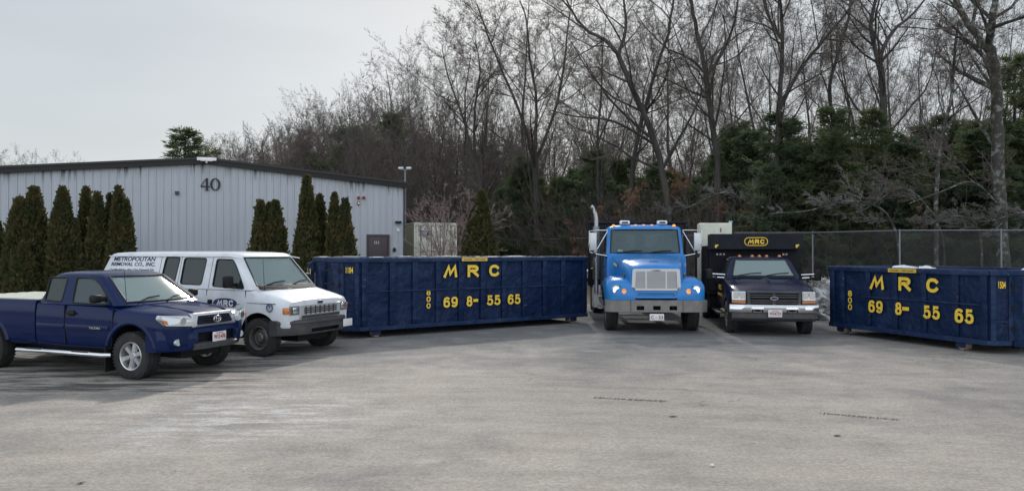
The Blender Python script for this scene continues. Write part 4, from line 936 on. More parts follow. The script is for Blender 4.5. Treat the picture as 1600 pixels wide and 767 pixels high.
class House:
    """greenhouse: a hollow glazed upper body between z0 and z1; bot/top = (x front, x rear, half width)"""
    def __init__(s, root, paint, z0, z1, bot, top, bulge=.08, wall=.05, crown=.03):
        s.root, s.z0, s.z1, s.bot, s.top, s.bul = root, z0, z1, bot, top, bulge; b = MB()
        def ring(z, ins=0., up=0.):
            t = (z - z0) / (z1 - z0); xf, xr, w_ = [bot[i] + (top[i] - bot[i]) * t for i in range(3)]; xf -= ins; xr += ins; w_ -= ins; h = []; N = 8
            for k in range(N + 1): y = w_ * .985 * k / N; h.append((xf - bulge * (y / w_) ** 2 * (1 if k < N else 1.25), y, z + up * (1 - (y / w_) ** 2)))
            h += [(xf - bulge - .06, w_, z)]
            for k in range(1, 5): h.append((xf - bulge - .06 + (xr + .1 - xf + bulge + .06) * k / 5, w_, z))
            h += [(xr + .08, w_ - .005, z), (xr + .015, w_ - .05, z), (xr, w_ * .5, z + up * .7), (xr, 0, z + up)]
            return half_ring([h[0]] + h[1:])
        Rg = [ring(z0), ring(z0 + (z1 - z0) * .45), ring(z1 - .07), ring(z1 - .025, .018), ring(z1, .065, 0)]
        def shr(r, f, z): return [(top[1] + .4 + (p[0] - top[1] - .4) * f if 0 else ((top[0] + top[1]) / 2 + (p[0] - (top[0] + top[1]) / 2) * f), p[1] * f, z) for p in r]
        Rg += [shr(Rg[-1], .85, z1 + crown * .55), shr(Rg[-1], .5, z1 + crown)]
        b.loft(Rg); s.o = b.obj('cab', [paint, MT['black']], root, smooth=0)
        c = MB(); c.loft([ring(z0, wall, 0) if 0 else [(p[0], p[1], z0 - .05) for p in ring(z0, wall)], ring(z1 - .06, wall)], 1); cut(s.o, c); s.seals = MB()
    def ys(s, z): t = (z - s.z0) / (s.z1 - s.z0); return s.bot[2] + (s.top[2] - s.bot[2]) * t
    def xf(s, y, z): t = (z - s.z0) / (s.z1 - s.z0); return s.bot[0] + (s.top[0] - s.bot[0]) * t - s.bul * (y / s.ys(z)) ** 2
    def xr(s, z): t = (z - s.z0) / (s.z1 - s.z0); return s.bot[1] + (s.top[1] - s.bot[1]) * t
    def side(s, pts, glass, r=.05, sides=(-1, 1), cutp=True):
        q = roundpoly(pts, r)
        for sg in sides:
            c = MB(); c.prism([(x, sg * (s.ys(z) - .16), z) for x, z in q], (0, sg * .4, 0), 1)
            if cutp: cut(s.o, c)
            g = MB(); g.prism([(x, sg * (s.ys(z) - .012), z) for x, z in q], (0, -sg * .006, 0)); g.obj('side_window', glass, s.root, smooth=0)
            s.seals.ring([(x, sg * (s.ys(z) + .002), z) for x, z in q], .011, 5)
    def front(s, hb, ht, z0, z1, glass, r=.06):
        outline = []; N = 10
        for k in range(N + 1): y = -hb + 2 * hb * k / N; outline.append((y, z0))
        for k in range(N + 1): y = ht - 2 * ht * k / N; outline.append((y, z1))
        c = MB(); n = len(outline); A = [(s.xf(y, z) - .14, y, z) for y, z in outline]; B = [(s.xf(y, z) + .3, y, z + .12) for y, z in outline]
        A = [(x, y, z - .05 if i <= N else z - .05) for i, (x, y, z) in enumerate(A)]
        c.add(A + B, [(k, k + 1, n - 2 - k, n - 1 - k) for k in range(N)] + [(n + k + 1, n + k, n + n - 1 - k, n + n - 2 - k) for k in range(N)] + [(i, (i + 1) % n, n + (i + 1) % n, n + i) for i in range(n)], 1)
        cut(s.o, c); g = MB(); M = 5; V = []
        for off in (-.012, -.018):
            for j in range(M + 1):
                for k in range(2 * N + 1):
                    t = j / M; z = z0 + (z1 - z0) * t; h = hb + (ht - hb) * t; y = -h + 2 * h * k / (2 * N); V.append((s.xf(y, z) + off, y, z))
        q = 2 * N + 1; T = (M + 1) * q; F = []
        for L in (0, 1):
            for j in range(M):
                for k in range(2 * N): a = L * T + j * q + k; F.append((a, a + 1, a + q + 1, a + q))
        g.add(V, F); g.obj('windshield', glass, s.root, smooth=60)
        s.seals.ring([(s.xf(y, z) + .001, y, z) for y, z in outline], .016, 5)
    def rear(s, polys, glass, r=.05):
        for pts in polys:
            q = roundpoly(pts, r); c = MB(); c.prism([(s.xr(z) - .2, y, z) for y, z in q], (.4, 0, 0), 1); cut(s.o, c)
            g = MB(); g.prism([(s.xr(z) + .012, y, z) for y, z in q], (.006, 0, 0)); g.obj('rear_window', glass, s.root, smooth=0)
    def done(s): s.seals.obj('window_seal', MT['seal'], s.root, smooth=50); shade(s.o.data, 38)

def wiper(root, H, y0, y1, z):
    b = MB(); b.tube([(H.xf(y0, z) + .03, y0, z), (H.xf((y0 + y1) / 2, z + .06) + .02, (y0 + y1) / 2, z + .05), (H.xf(y1, z + .05) + .015, y1, z + .07)], .011, 5); b.obj('wiper', MT['black'], root)
def seats(root, xs, ys, z0, z1):
    for y in ys:
        b = MB(); b.box(xs - .07, xs + .06, y - .24, y + .24, z0 - .3, z1 - .22); b.obj('seat', MT['seat'], root, bevel=.05); 
        b = MB(); b.box(xs - .06, xs + .03, y - .13, y + .13, z1 - .2, z1); b.obj('headrest', MT['seat'], root, bevel=.04)
def steering(root, x, y, z):
    b = MB(); n = 20; b.ring([(x + .07 * math.sin(2 * math.pi * k / n), y + .19 * math.cos(2 * math.pi * k / n), z + .17 * math.sin(2 * math.pi * k / n)) for k in range(n)], .014, 6)
    b.box(x - .02, x + .02, y - .17, y + .17, z - .02, z + .02); b.obj('steering_wheel', MT['black'], root)
def plate(root, x, yc, z0, z1, w_, s, col, under=None):
    b = MB(); b.box(x, x + .008, yc - w_ / 2, yc + w_ / 2, z0, z1); p = b.obj('license_plate', MT['plate'], root, bevel=.003)
    h = z1 - z0
    if s: text(s, (yc - w_ * .43, yc + w_ * .43, z0 + h * .26, z0 + h * .74), x + .010, p, col, 'x', .015)
    if under: text(under, (yc - w_ * .26, yc + w_ * .26, z0 + h * .84, z0 + h * .93), x + .010, p, under_col, 'x')
    return p
under_col = MT['navyt']
def mirror(root, x, y, z, sy, w_, h, mt, armx=.08, arms=1):
    """mirror housing outboard of y; sy = side"""
    b = MB(); b.box(x - .06, x + .07, min(y, y + sy * w_), max(y, y + sy * w_), z, z + h); m_ = b.obj('side_mirror', mt, root, bevel=.04, seg=3)
    b = MB(); b.box(x - .068, x - .061, min(y + sy * .03, y + sy * (w_ - .03)), max(y + sy * .03, y + sy * (w_ - .03)), z + .03, z + h - .03); b.obj('mirror_glass', MT['chrome'], m_)
    b = MB(); b.box(x - .03, x + .04, min(y - sy * .12, y + sy * .02), max(y - sy * .12, y + sy * .02), z + .02, z + .09); b.obj('mirror_arm', mt, m_, bevel=.01)

def logo_oval(root, x, yc, zc, w_, h, m1, m2=None):
    b = MB(); n = 24; b.ring([(x, yc + w_ / 2 * math.cos(2 * math.pi * k / n), zc + h / 2 * math.sin(2 * math.pi * k / n)) for k in range(n)], .009, 6)
    if m2: b.prism([(x - .012, yc + w_ / 2 * math.cos(2 * math.pi * k / n), zc + h / 2 * math.sin(2 * math.pi * k / n)) for k in range(n)], (.012, 0, 0), 1)
    return b.obj('emblem', [m1, m2] if m2 else m1, root)

# ================================================================== NAVY PICKUP
def pickup():
    t = thing('pickup_truck', 'navy blue extended-cab pickup with chrome step bar, nearest vehicle at left', 'pickup truck', (-5.65, 12.40, 0), R(-20.5))
    P = MT['tac']; AR = ((0, .39, .47),)
    st = [(.84, .50, .56, .80, .84), (.80, .66, .50, .93, .97), (.70, .80, .46, .985, 1.03), (.5, .88, .44, 1.02, 1.085), (.2, .905, .43, 1.045, 1.125), (0, .905, .43, 1.055, 1.14), (-.25, .905, .42, 1.09, 1.165), (-.42, .90, .41, 1.13, 1.165), (-1.25, .90, .41, 1.15, 1.17), (-2.07, .90, .41, 1.165, 1.18)]
    body_loft(st, t, P, arches=AR)
    # hood bulges
    b = MB()
    for s in (-1, 1): b.loft([[(x, s * (y - .03), z - .012), (x, s * y, z + .012), (x, s * (y + .05), z - .02)] for x, y, z in ((.72, .36, 1.035), (.3, .42, 1.105), (-.2, .48, 1.150))], closed=True)
    b.obj('hood_crease', P, t, smooth=60)
    # bumper
    b = MB(); rings = []
    for y in [i * .0905 * 1.0 for i in range(-10, 11)]:
        x = .90 - .36 * (abs(y) / .905) ** 3.2; r = [(x - .10, y, .44), (x - .02, y, .45), (x + .0, y, .52), (x + .0, y, .70), (x - .03, y, .775), (x - .12, y, .80), (x - .22, y, .80), (x - .22, y, .44)]; rings.append(r)
    b.loft(rings); bo = b.obj('bumper', [P, MT['black']], t, smooth=0)
    c = MB(); c.box(.84, 1.2, -.40, .40, .545, .715, 1); cut(bo, c)
    for s in (-1, 1): c = MB(); c.prism([(.72, s * .56, .52), (.72, s * .80, .52), (.72, s * .80, .66), (.72, s * .62, .66)], (.4, 0, 0), 1); cut(bo, c)
    shade(bo.data, 40)
    for s in (-1, 1): b = MB(); b.tube([(.71, s * .70, .59), (.775, s * .70, .59)], .052, 16); b.obj('fog_lamp', MT['lamp'], t)
    b = MB(); rings = [[(x - .06, y, .44), (x + .028, y, .455), (x + .035, y, .52), (x - .02, y, .555), (x - .06, y, .555)] for y, x in [(i * .052, .90 - .36 * (abs(i * .052) / .905) ** 3.2) for i in range(-9, 10)]]
    b.loft(rings); b.obj('valance', MT['dgrey'], t)
    plate(t, .905, .03, .545, .70, .30, 'W15·476', MT['platered'], 'Massachusetts')
    # grille
    outer = [(-.475, .80), (.475, .80), (.50, .84), (.43, 1.02), (-.43, 1.02), (-.50, .84)]; inner = [(-.39, .835), (.39, .835), (.40, .86), (.345, .975), (-.345, .975), (-.40, .86)]
    b = MB(); n = 6; gx = lambda y, z: .905 - .07 * (y / .5) ** 2 - max(0, z - .84) * .35
    for i in range(n):
        j = (i + 1) % n; q = [outer[i], outer[j], inner[j], inner[i]]; b.hexa([(gx(*p) - .09, p[0], p[1]) for p in q] + [(gx(*p), p[0], p[1]) for p in q])
    g = b.obj('grille', MT['alloy'], t, smooth=0, bevel=.006)
    b = MB(); b.box(.76, .80, -.41, .41, .83, .99); b.obj('grille_mesh', MT['black'], g)
    b = MB()
    for z in (.868, .905, .942): 
        b.loft([[(gx(y, z) - .05, y, z - .010), (gx(y, z) - .02, y, z - .008), (gx(y, z) - .02, y, z + .008), (gx(y, z) - .05, y, z + .010)] for y in [k * .075 - .375 for k in range(11)]])
    b.obj('grille_bar', MT['black'], g)
    lo = logo_oval(g, .895, 0, .905, .155, .105, MT['chrome']); b = MB(); n = 20
    b.ring([(.897, .028 * math.cos(6.283 * k / n), .908 + .047 * math.sin(6.283 * k / n)) for k in range(n)], .006, 5); b.ring([(.897, .07 * math.cos(6.283 * k / n), .93 + .022 * math.sin(6.283 * k / n)) for k in range(n)], .006, 5); b.obj('emblem_ring', MT['chrome'], lo)
    # headlights
    for s in (-1, 1):
        pts = [(.855, .50, .825), (.70, .87, .86), (.60, .925, .96), (.63, .925, 1.02), (.83, .56, .99), (.875, .47, .92)]
        b = MB(); b.prism([(x - .07, s * y, z) for x, y, z in pts], (.095, s * .015, 0)); h = b.obj('headlight', MT['lamp'], t, smooth=0, bevel=.012)
        b = MB(); b.lathe_y([(0, 0), (.001, 0)], 0, 0, 0, 4) if 0 else None
        b.tube([(.78, s * .655, .92), (.835, s * .66, .92)], .055, 18); b.obj('reflector', MT['lampin'], h)
        b = MB(); b.prism([(.715, s * .86, .875), (.68, s * .905, .895), (.635, s * .94, .955), (.70, s * .885, .94)], (.03, s * .006, 0)); b.obj('turn_signal', MT['amber'], h)
    # cab
    H = House(t, P, 1.14, 1.64, (-.16, -2.10, .88), (-.86, -1.95, .66), .10, .045, .035)
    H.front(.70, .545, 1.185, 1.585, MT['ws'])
    H.side([(-1.29, 1.17), (-.46, 1.155), (-.60, 1.30), (-.82, 1.47), (-.98, 1.545), (-1.10, 1.57), (-1.40, 1.57)], MT['side'], .05)
    H.side([(-1.93, 1.20), (-1.53, 1.18), (-1.60, 1.57), (-2.0, 1.57)], MT['tint'], .045)
    H.rear([[(-.55, 1.22), (.55, 1.22), (.47, 1.54), (-.47, 1.54)]], MT['tint']); H.done()
    seats(t, -1.25, (-.36, .36), 1.25, 1.52); steering(t, -.75, .36, 1.2); wiper(t, H, -.5, -.05, 1.19); wiper(t, H, .05, .5, 1.19)
    b = MB(); b.box(-.75, -.42, -.7, .7, 1.10, 1.2); b.obj('dashboard', MT['dash'], t, bevel=.03)
    # door seams
    for s in (-1, 1):
        b = MB(); Y = .9035
        for xa, za, xb, zb_ in ((-1.42, 1.14, -1.42, .9), (-1.42, .9, -1.40, .5), (-.36, 1.10, -.40, .5), (-2.0, .5, -1.38, .47), (-1.38, .47, -.40, .47)):
            b.prism([(xa - .006, s * Y, za), (xa + .006, s * Y, za), (xb + .006, s * Y, zb_ + .003), (xb - .006, s * Y, zb_ + .003)] if abs(xa - xb) < .3 else [(xa, s * Y, za), (xa, s * Y, za + .012), (xb, s * Y, zb_ + .012), (xb, s * Y, zb_)], (0, -s * .03, 0))
        b.obj('door_seam', MT['black'], t)
        b = MB()
        for x0, x1 in ((-1.39, -.45), (-2.05, -1.42)): b.hexa([(x0, s * .87, .74), (x1, s * .87, .74), (x1, s * .918, .75), (x0, s * .918, .75), (x0, s * .87, .835), (x1, s * .87, .835), (x1, s * .913, .825), (x0, s * .913, .825)])
        b.obj('side_molding', P, t, bevel=.006)
        b = MB(); b.box(-1.36, -1.17, min(s * .88, s * .935), max(s * .88, s * .935), .985, 1.02); b.box(-1.33, -1.20, min(s * .88, s * .91), max(s * .88, s * .91), .955, 1.05); b.obj('door_handle', MT['black'], t, bevel=.012)
        b = MB(); b.tube([(-2.48, s * .80, .36), (-2.42, s * .96, .37), (-1.6, s * .97, .375), (-.5, s * .97, .365), (-.40, s * .90, .36)], .036, 10); b.obj('step_bar', MT['chrome'], t)
        for x0, x1 in ((-2.2, -1.85), (-1.15, -.8)): b = MB(); b.box(x0, x1, min(s * .94, s * 1.0), max(s * .94, s * 1.0), .404, .416); b.obj('step_pad', MT['dgrey'], t)
        mirror(t, -.60, s * .93, 1.19, s, .17, .13, MT['black'])
        # flares and mud flaps
        for ax in (0, -3.235):
            b = MB(); rings = []
            for k in range(19):
                a = R(14 + 152 * k / 18); c_, s_ = math.cos(a), math.sin(a); rings.append([(ax + c_ * r_, s * y, .39 + s_ * r_) for r_, y in ((.465, .86), (.465, .903), (.475, .916), (.51, .914), (.54, .898), (.54, .86))])
            b.loft(rings); b.obj('wheel_arch_flare', P, t, smooth=60)
            b = MB(); b.box(ax - .50, ax - .485, min(s * .70, s * .93), max(s * .70, s * .93), .10, .5); b.obj('mud_flap', MT['black'], t)
    text('TACOMA', (-.84, -.60, .765, .80), -.922, t, MT['chrome'], bold=.02, depth=.006, name='door_badge')
    # bed
    b = MB(); rings = []
    for x in (-2.095, -2.5, -3.2, -3.9, -4.36): rings.append(half_ring([(x, 0, .48), (x, .84, .46), (x, .89, .55), (x, .905, .8), (x, .90, 1.06), (x, .885, 1.17), (x, .86, 1.195), (x, .0, 1.197)]))
    b.loft(rings); bed = b.obj('cargo_bed', [P, MT['black']], t, smooth=0)
    c = MB(); c.box(-4.31, -2.15, -.80, .80, .78, 1.6, 1); cut(bed, c)
    for s in (-1, 1):
        n = 26; c1 = MB(); y0 = -1.6 if s < 0 else .48; pts = [(-3.235 + .47, 0, -.3)] + [(-3.235 + .47 * math.cos(math.pi * i / n), 0, .39 + .47 * math.sin(math.pi * i / n)) for i in range(n + 1)] + [(-3.235 - .47, 0, -.3)]
        c1.prism([(p[0], y0, p[2]) for p in pts], (0, 1.12, 0), 1); cut(bed, c1)
    shade(bed.data, 38)
    b = MB(); 
    for i in range(7): y = -.78 + i * .225; b.box(-4.30, -2.16, y + .03, y + .175, 1.187, 1.212)
    b.obj('bed_cover', MT['cream'], t, bevel=.008)
    b = MB(); b.box(-4.30, -2.16, -.79, .79, 1.15, 1.186); b.obj('bed_liner', MT['black'], t)
    b = MB(); b.box(-4.50, -4.37, -.86, .86, .5, .66); b.obj('rear_bumper', MT['chrome'], t, bevel=.03)
    for s in (-1, 1): b = MB(); b.box(-4.375, -4.30, s * .82 - .06, s * .82 + .075, .78, 1.1); b.obj('tail_light', MT['platered'], t, bevel=.01)
    b = MB(); b.tube([(-.18, -.80, 1.13), (-.24, -.80, 1.72)], [.006, .0035], 5); b.obj('antenna', MT['black'], t)
    b = MB(); b.box(-4.2, .55, -.42, .42, .30, .50); b.tube([(0, -.75, .37), (0, .75, .37)], .05, 8); b.tube([(-3.235, -.75, .37), (-3.235, .75, .37)], .06, 8); b.obj('chassis', MT['black'], t)
    for x in (0, -3.235):
        for s in (-1, 1): wheel(t, x, s * .775, s, .375, .25, .215, 'alloy')
pickup()

# ================================================================== WHITE VAN
def van():
    t = thing('cargo_van', 'white company cargo van with dark oval door lettering, parked behind the navy pickup', 'van', (-4.42, 14.95, 0), R(-24))
    P = MT['van']
    st = [(.66, .72, .58, .96, 1.0), (.64, .90, .50, 1.02, 1.07), (.56, .965, .46, 1.06, 1.12), (.3, .985, .43, 1.13, 1.19), (0, .99, .42, 1.20, 1.27), (-.15, .99, .41, 1.24, 1.31), (-.5, .99, .40, 1.27, 1.29), (-2.5, .99, .40, 1.27, 1.29), (-4.56, .99, .42, 1.27, 1.29), (-4.66, .95, .46, 1.27, 1.29)]
    body_loft(st, t, P, arches=((0, .38, .46), (-3.4, .38, .46)))
    H = House(t, P, 1.26, 1.97, (-.05, -4.62, .965), (-.66, -4.30, .80), .13, .04, .035)
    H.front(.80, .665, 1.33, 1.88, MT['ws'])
    H.side([(-1.20, 1.32), (-.37, 1.28), (-.46, 1.42), (-.67, 1.72), (-.78, 1.84), (-1.20, 1.85)], MT['tint'], .05)
    H.side([(-2.08, 1.35), (-1.50, 1.34), (-1.47, 1.865), (-2.08, 1.87)], MT['tint'], .06)
    H.side([(-2.64, 1.37), (-2.24, 1.36), (-2.20, 1.88), (-2.60, 1.89)], MT['tint'], .06)
    H.rear([[(-.65, 1.35), (-.08, 1.35), (-.08, 1.78), (-.58, 1.78)], [(.08, 1.35), (.65, 1.35), (.58, 1.78), (.08, 1.78)]], MT['tint'])
    H.done(); seats(t, -1.35, (-.45, .45), 1.3, 1.72); steering(t, -.75, .45, 1.35); wiper(t, H, -.62, -.08, 1.34); wiper(t, H, .1, .66, 1.34)
    b = MB(); b.box(-.72, -.30, -.78, .78, 1.2, 1.36); b.obj('dashboard', MT['dash'], t, bevel=.04)
    b = MB(); b.box(-.40, -.02, -.84, .84, 1.262, 1.298) if 0 else b.loft([[(.0 - .13 * (y / .8) ** 2, y, 1.275), (.06 - .13 * (y / .8) ** 2, y, 1.272), (.0 - .13 * (y / .8) ** 2, y, 1.325), (-.05 - .13 * (y / .8) ** 2, y, 1.33)] for y in [k * .16 - .8 for k in range(11)]])
    b.obj('cowl', MT['black'], t)
    for s in (-1, 1):        # rain gutter
        b = MB(); b.tube([(-.55, s * .845, 1.86), (-.85, s * .835, 1.905), (-2.4, s * .835, 1.905), (-4.28, s * .835, 1.905)], .012, 5); b.obj('rain_gutter', P, t)
    # bumper
    b = MB(); rings = []
    for i in range(-12, 13):
        y = i / 12 * 1.0; x = .80 - .30 * abs(i / 12) ** 5 - .04 * (i / 12) ** 2; rings.append([(x - .18, y, .40), (x, y, .42), (x + .02, y, .50), (x + .02, y, .56), (x - .01, y, .57), (x - .01, y, .62), (x + .012, y, .635), (x, y, .68), (x - .06, y, .70), (x - .18, y, .70)])
    b.loft(rings); bo = b.obj('bumper', [MT['dgrey'], MT['black']], t, smooth=35); c = MB(); c.box(.7, .9, -.42, .42, .455, .525, 1); cut(bo, c); shade(bo.data, 35)
    plate(t, .80, .72, .47, .62, .30, None, None)
    # grille and lamps in a grey panel
    b = MB(); b.prism([(.615, -.62, .735), (.615, .62, .735), (.615, .62, .975), (.615, -.62, .975)], (.075, 0, 0)); g = b.obj('grille', MT['grale'], t, bevel=.01, smooth=0)
    c = MB()
    c.box(.655, .8, -.50, .50, .785, .945, 1); cut(g, c); b = MB()
    for z in (.825, .865, .905): b.box(.67, .692, -.50, .50, z - .011, z + .011)
    for k in range(7): y = -.42 + k * .14; b.box(.662, .683, y - .006, y + .006, .786, .944)
    b.obj('grille_bar', MT['dgrey'], g)
    b = MB(); b.box(.69, .72, -.56, .56, .72, .76); b.box(.69, .715, -.56, .56, .762, .775); b.obj('grille_lip', MT['dgrey'], g)
    for s in (-1, 1):
        b = MB(); b.prism([(.60, s * .63, .80), (.575, s * .86, .80), (.575, s * .86, .965), (.60, s * .63, .965)], (.085, s * .0, 0)); h = b.obj('headlight', MT['steel'], t, bevel=.01, smooth=0)
        b = MB(); b.box(.68, .694, min(s * .655, s * .815), max(s * .655, s * .815), .825, .945); b.obj('reflector', MT['lampin'], h, bevel=.01)
        b = MB(); b.prism([(.63, s * .875, .815), (.55, s * .955, .82), (.55, s * .955, .945), (.63, s * .875, .945)], (.045, s * .012, 0)); b.obj('turn_signal', MT['amber'], t, bevel=.015)
    logo_oval(t, .675, 0, 1.005, .15, .06, MT['steel'], MT['navyt'])
    # seams, handle, lettering
    for s in (-1, 1):
        b = MB(); Y = .993
        for xa, xb, za, zb_ in ((-1.33, -1.33, .46, 1.25), (-.30, -.33, .50, 1.24), (-2.60, -2.60, .46, 1.25)): b.prism([(xa - .006, s * Y, za), (xa + .006, s * Y, za), (xb + .006, s * (Y - .02), zb_), (xb - .006, s * (Y - .02), zb_)], (0, -s * .03, 0))
        b.box(-4.2, -.45, min(s * .95, s * .9915), max(s * .95, s * .9915), .985, .993); b.box(-.28, .40, min(s * .95, s * .99), max(s * .95, s * .99), 1.012, 1.02); b.box(-2.6, -.40, min(s * .95, s * .985), max(s * .95, s * .985), .505, .513)
        b.obj('door_seam', MT['dgrey'], t)
        for x, zt in ((-1.30, 1.88), (-2.15, 1.9), (-2.72, 1.9)):
            b = MB(); b.prism([(x - .005, s * (H.ys(1.27) + .003), 1.27), (x + .005, s * (H.ys(1.27) + .003), 1.27), (x + .005, s * (H.ys(zt) + .003), zt), (x - .005, s * (H.ys(zt) + .003), zt)], (0, -s * .02, 0)); b.obj('pillar_seam', MT['dgrey'], t)
        b = MB(); b.box(-1.28, -1.17, min(s * .97, s * 1.005), max(s * .97, s * 1.005), .97, 1.06); b.obj('door_handle', MT['black'], t, bevel=.01)
        mirror(t, -.62, s * 1.03, 1.30, s, .20, .23, MT['black'])
    n = 28; b = MB(); b.prism([(-.83 + .30 * (abs(math.cos(a)) ** .75) * (1 if math.cos(a) > 0 else -1), -.9915, 1.0 + .095 * math.sin(a)) for a in [2 * math.pi * k / n for k in range(n)]], (0, -.006, 0)); lo = b.obj('door_logo', MT['navyt'], t, smooth=0)
    block('MRC', (-1.05, -.61, .94, 1.06), -.999, lo, MT['white'], T=.24)
    def slanted(s_, box, mt, bold, shear=0.):
        o = text(s_, box, 0, t, mt, bold=bold, shear=shear)
        for v in o.data.vertices: v.co.y = -(H.ys(v.co.z) + .004)
    slanted('METROPOLITAN', (-4.14, -2.90, 1.80, 1.89), MT['navyt'], .02, .12); slanted('REMOVAL CO., INC.', (-4.19, -2.88, 1.685, 1.775), MT['navyt'], .02, .12)
    slanted('Cardholders · You Can Depend On', (-4.22, -2.89, 1.585, 1.645), MT['navyt'], .012, .35)
    b = MB(); n = 20; b.ring([(.28 + .075 * math.cos(2 * math.pi * k / n), -.992, .94 + .075 * math.sin(2 * math.pi * k / n)) for k in range(n)], .007, 5); b.ring([(.28 + .055 * math.cos(2 * math.pi * k / n), -.992, .94 + .055 * math.sin(2 * math.pi * k / n)) for k in range(n)], .004, 5)
    sk = b.obj('round_sticker', MT['navyt'], t); text('7', (.255, .305, .905, .975), -.994, sk, MT['navyt'], bold=.02)
    b = MB(); b.tube([(.02, -.84, 1.25), (-.02, -.84, 1.86)], [.006, .0035], 5); b.obj('antenna', MT['black'], t)
    b = MB(); b.box(-4.3, .5, -.45, .45, .26, .45); b.tube([(0, -.8, .37), (0, .8, .37)], .06, 8); b.tube([(-3.4, -.8, .37), (-3.4, .8, .37)], .07, 8); b.obj('chassis', MT['black'], t)
    for s in (-1, 1): b = MB(); b.box(-4.69, -4.63, s * .88 - .06, s * .88 + .06, .85, 1.15); b.obj('tail_light', MT['platered'], t, bevel=.01)
    b = MB(); b.box(-4.86, -4.68, -.95, .95, .42, .62); b.obj('rear_bumper', MT['steel'], t, bevel=.02)
    for x in (0, -3.4):
        for s in (-1, 1): wheel(t, x, s * .87, s, .37, .24, .215, 'steel')
van()
# ================================================================== BLUE ROLL-OFF TRUCK
def rolloff():
    t = thing('roll_off_truck', 'bright blue heavy truck with lit headlights and chrome stack, facing the viewer', 'truck', (3.53, 18.9, 0), R(-93))
    P = MT['frt']
    # hood: narrow sloping nose widening to the cab
    b = MB(); rings = []
    for x, w_, wt, z0, z1, cr_ in ((1.06, .63, .56, .92, 1.60, .0), (1.00, .66, .60, .90, 1.64, .025), (.7, .72, .66, .90, 1.70, .035), (.2, .80, .74, .90, 1.77, .04), (-.4, .90, .84, .92, 1.86, .04), (-.95, .99, .93, .95, 1.93, .03)):
        rings.append(half_ring([(x, 0, z0), (x, w_ * 1.02, z0), (x, w_ * 1.03, z0 + .2), (x, w_, z1 - .30), (x, (w_ + wt) / 2, z1 - .10), (x, wt, z1 - .03), (x, wt * .9, z1), (x, wt * .5, z1 + cr_ * .7), (x, 0, z1 + cr_)]))
    b.loft(rings); b.obj('hood', P, t, smooth=42, bevel=0)
    # fenders
    for s in (-1, 1):
        b = MB(); rings = []
        for x, zt, wo, zb in ((1.10, 1.13, .10, .84), (1.08, 1.20, .20, .82), (1.0, 1.28, .27, .80), (.8, 1.34, .30, .76), (.5, 1.37, .31, .74), (.1, 1.38, .31, .74), (-.35, 1.36, .30, .74), (-.62, 1.30, .28, .70), (-.75, 1.2, .26, .60)):
            yo = .90 + wo; yi = .50; rings.append([(x, s * yi, zb), (x, s * (yo - .02), zb), (x, s * yo, zb + .06), (x, s * (yo), zt - .16), (x, s * (yo - .07), zt - .045), (x, s * (yo - .20), zt), (x, s * (yi + .1), zt + .01), (x, s * yi, zt)])
        b.loft(rings); f = b.obj('fender', [P, MT['black']], t, smooth=0)
        n = 28; pts = [(.60, 0, -.2)] + [(.02 + .60 * math.cos(math.pi * i / n), 0, .54 + .60 * math.sin(math.pi * i / n)) for i in range(n + 1)] + [(-.58, 0, -.2)]
        c = MB(); c.prism([(p[0], s * .68, p[2]) for p in pts], (0, s * .9, 0), 1); cut(f, c); shade(f.data, 42)
        b = MB(); b.lathe_y([(0, 0)], 0, 0, 0) if 0 else b.tube([(.96, s * .95, 1.075), (1.085, s * .955, 1.075)], [.13, .135], 24); h = b.obj('headlight', MT['lamp'], t)
        b = MB(); b.tube([(1.086, s * .955, 1.075), (1.097, s * .955, 1.075)], .078, 24); b.obj('lit_lens', MT['lit'] if s > 0 else MT['litw'], h)
        b = MB(); b.tube([(.98, s * .775, 1.045), (1.10, s * .775, 1.045)], .06, 16); b.obj('turn_signal', MT['litam'], t)
        b = MB(); b.ring([(1.09, s * .955 + .135 * math.cos(6.283 * k / 24), 1.075 + .135 * math.sin(6.283 * k / 24)) for k in range(24)], .014, 6); b.obj('headlight_ring', P, h)
        b = MB(); b.tube([(.7, s * .71, 1.42), (.74, s * .76, 1.42)], .05, 14); b.obj('hood_latch', MT['steel'], t)
    b = MB(); b.loft([[(x, y, .86), (x + .03, y, .88), (x + .02, y, 1.04), (x - .1, y, 1.10), (x - .3, y, 1.10), (x - .3, y, .86)] for y, x in [(k * .15 - .9, 1.08 - .02 * abs(k - 6) ** 1.2 * .3) for k in range(13)]])
    nose = b.obj('nose_panel', [P, MT['black']], t, smooth=40); c = MB(); c.prism([(1.0, -.46, .925), (1.0, .46, .925), (1.0, .42, 1.005), (1.0, -.42, 1.005)], (.3, 0, 0), 1); cut(nose, c); shade(nose.data, 40)
    # grille
    b = MB(); q = roundpoly([(-.59, 1.06), (.59, 1.06), (.565, 1.585), (-.565, 1.585)], .06); qi = roundpoly([(-.50, 1.125), (.50, 1.125), (.485, 1.52), (-.485, 1.52)], .03); n = len(q)
    for i in range(n):
        j = (i + 1) % n; ps = [q[i], q[j], qi[j], qi[i]]; b.hexa([(1.03, p[0], p[1]) for p in ps] + [(1.10, p[0], p[1]) for p in ps])
    g = b.obj('grille', MT['grale'], t, smooth=0)
    b = MB(); b.box(1.03, 1.064, -.51, .51, 1.10, 1.54); b.obj('grille_mesh', MT['black'], g)
    b = MB()
    for k in range(15): z = 1.145 + k * .0258; b.box(1.066, 1.084, -.49, .49, z - .0075, z + .0075)
    for y in (-.24, 0.24): b.box(1.065, 1.09, y - .018, y + .018, 1.125, 1.52)
    b.obj('grille_bar', MT['grale'], g)
    logo_oval(g, 1.105, 0, 1.545, .26, .035, MT['chrome'], MT['black'])
    b = MB(); b.box(.62, .66, -.11, .11, 1.755, 1.765); b.obj('hood_badge', MT['navyt'], t, bevel=.003)
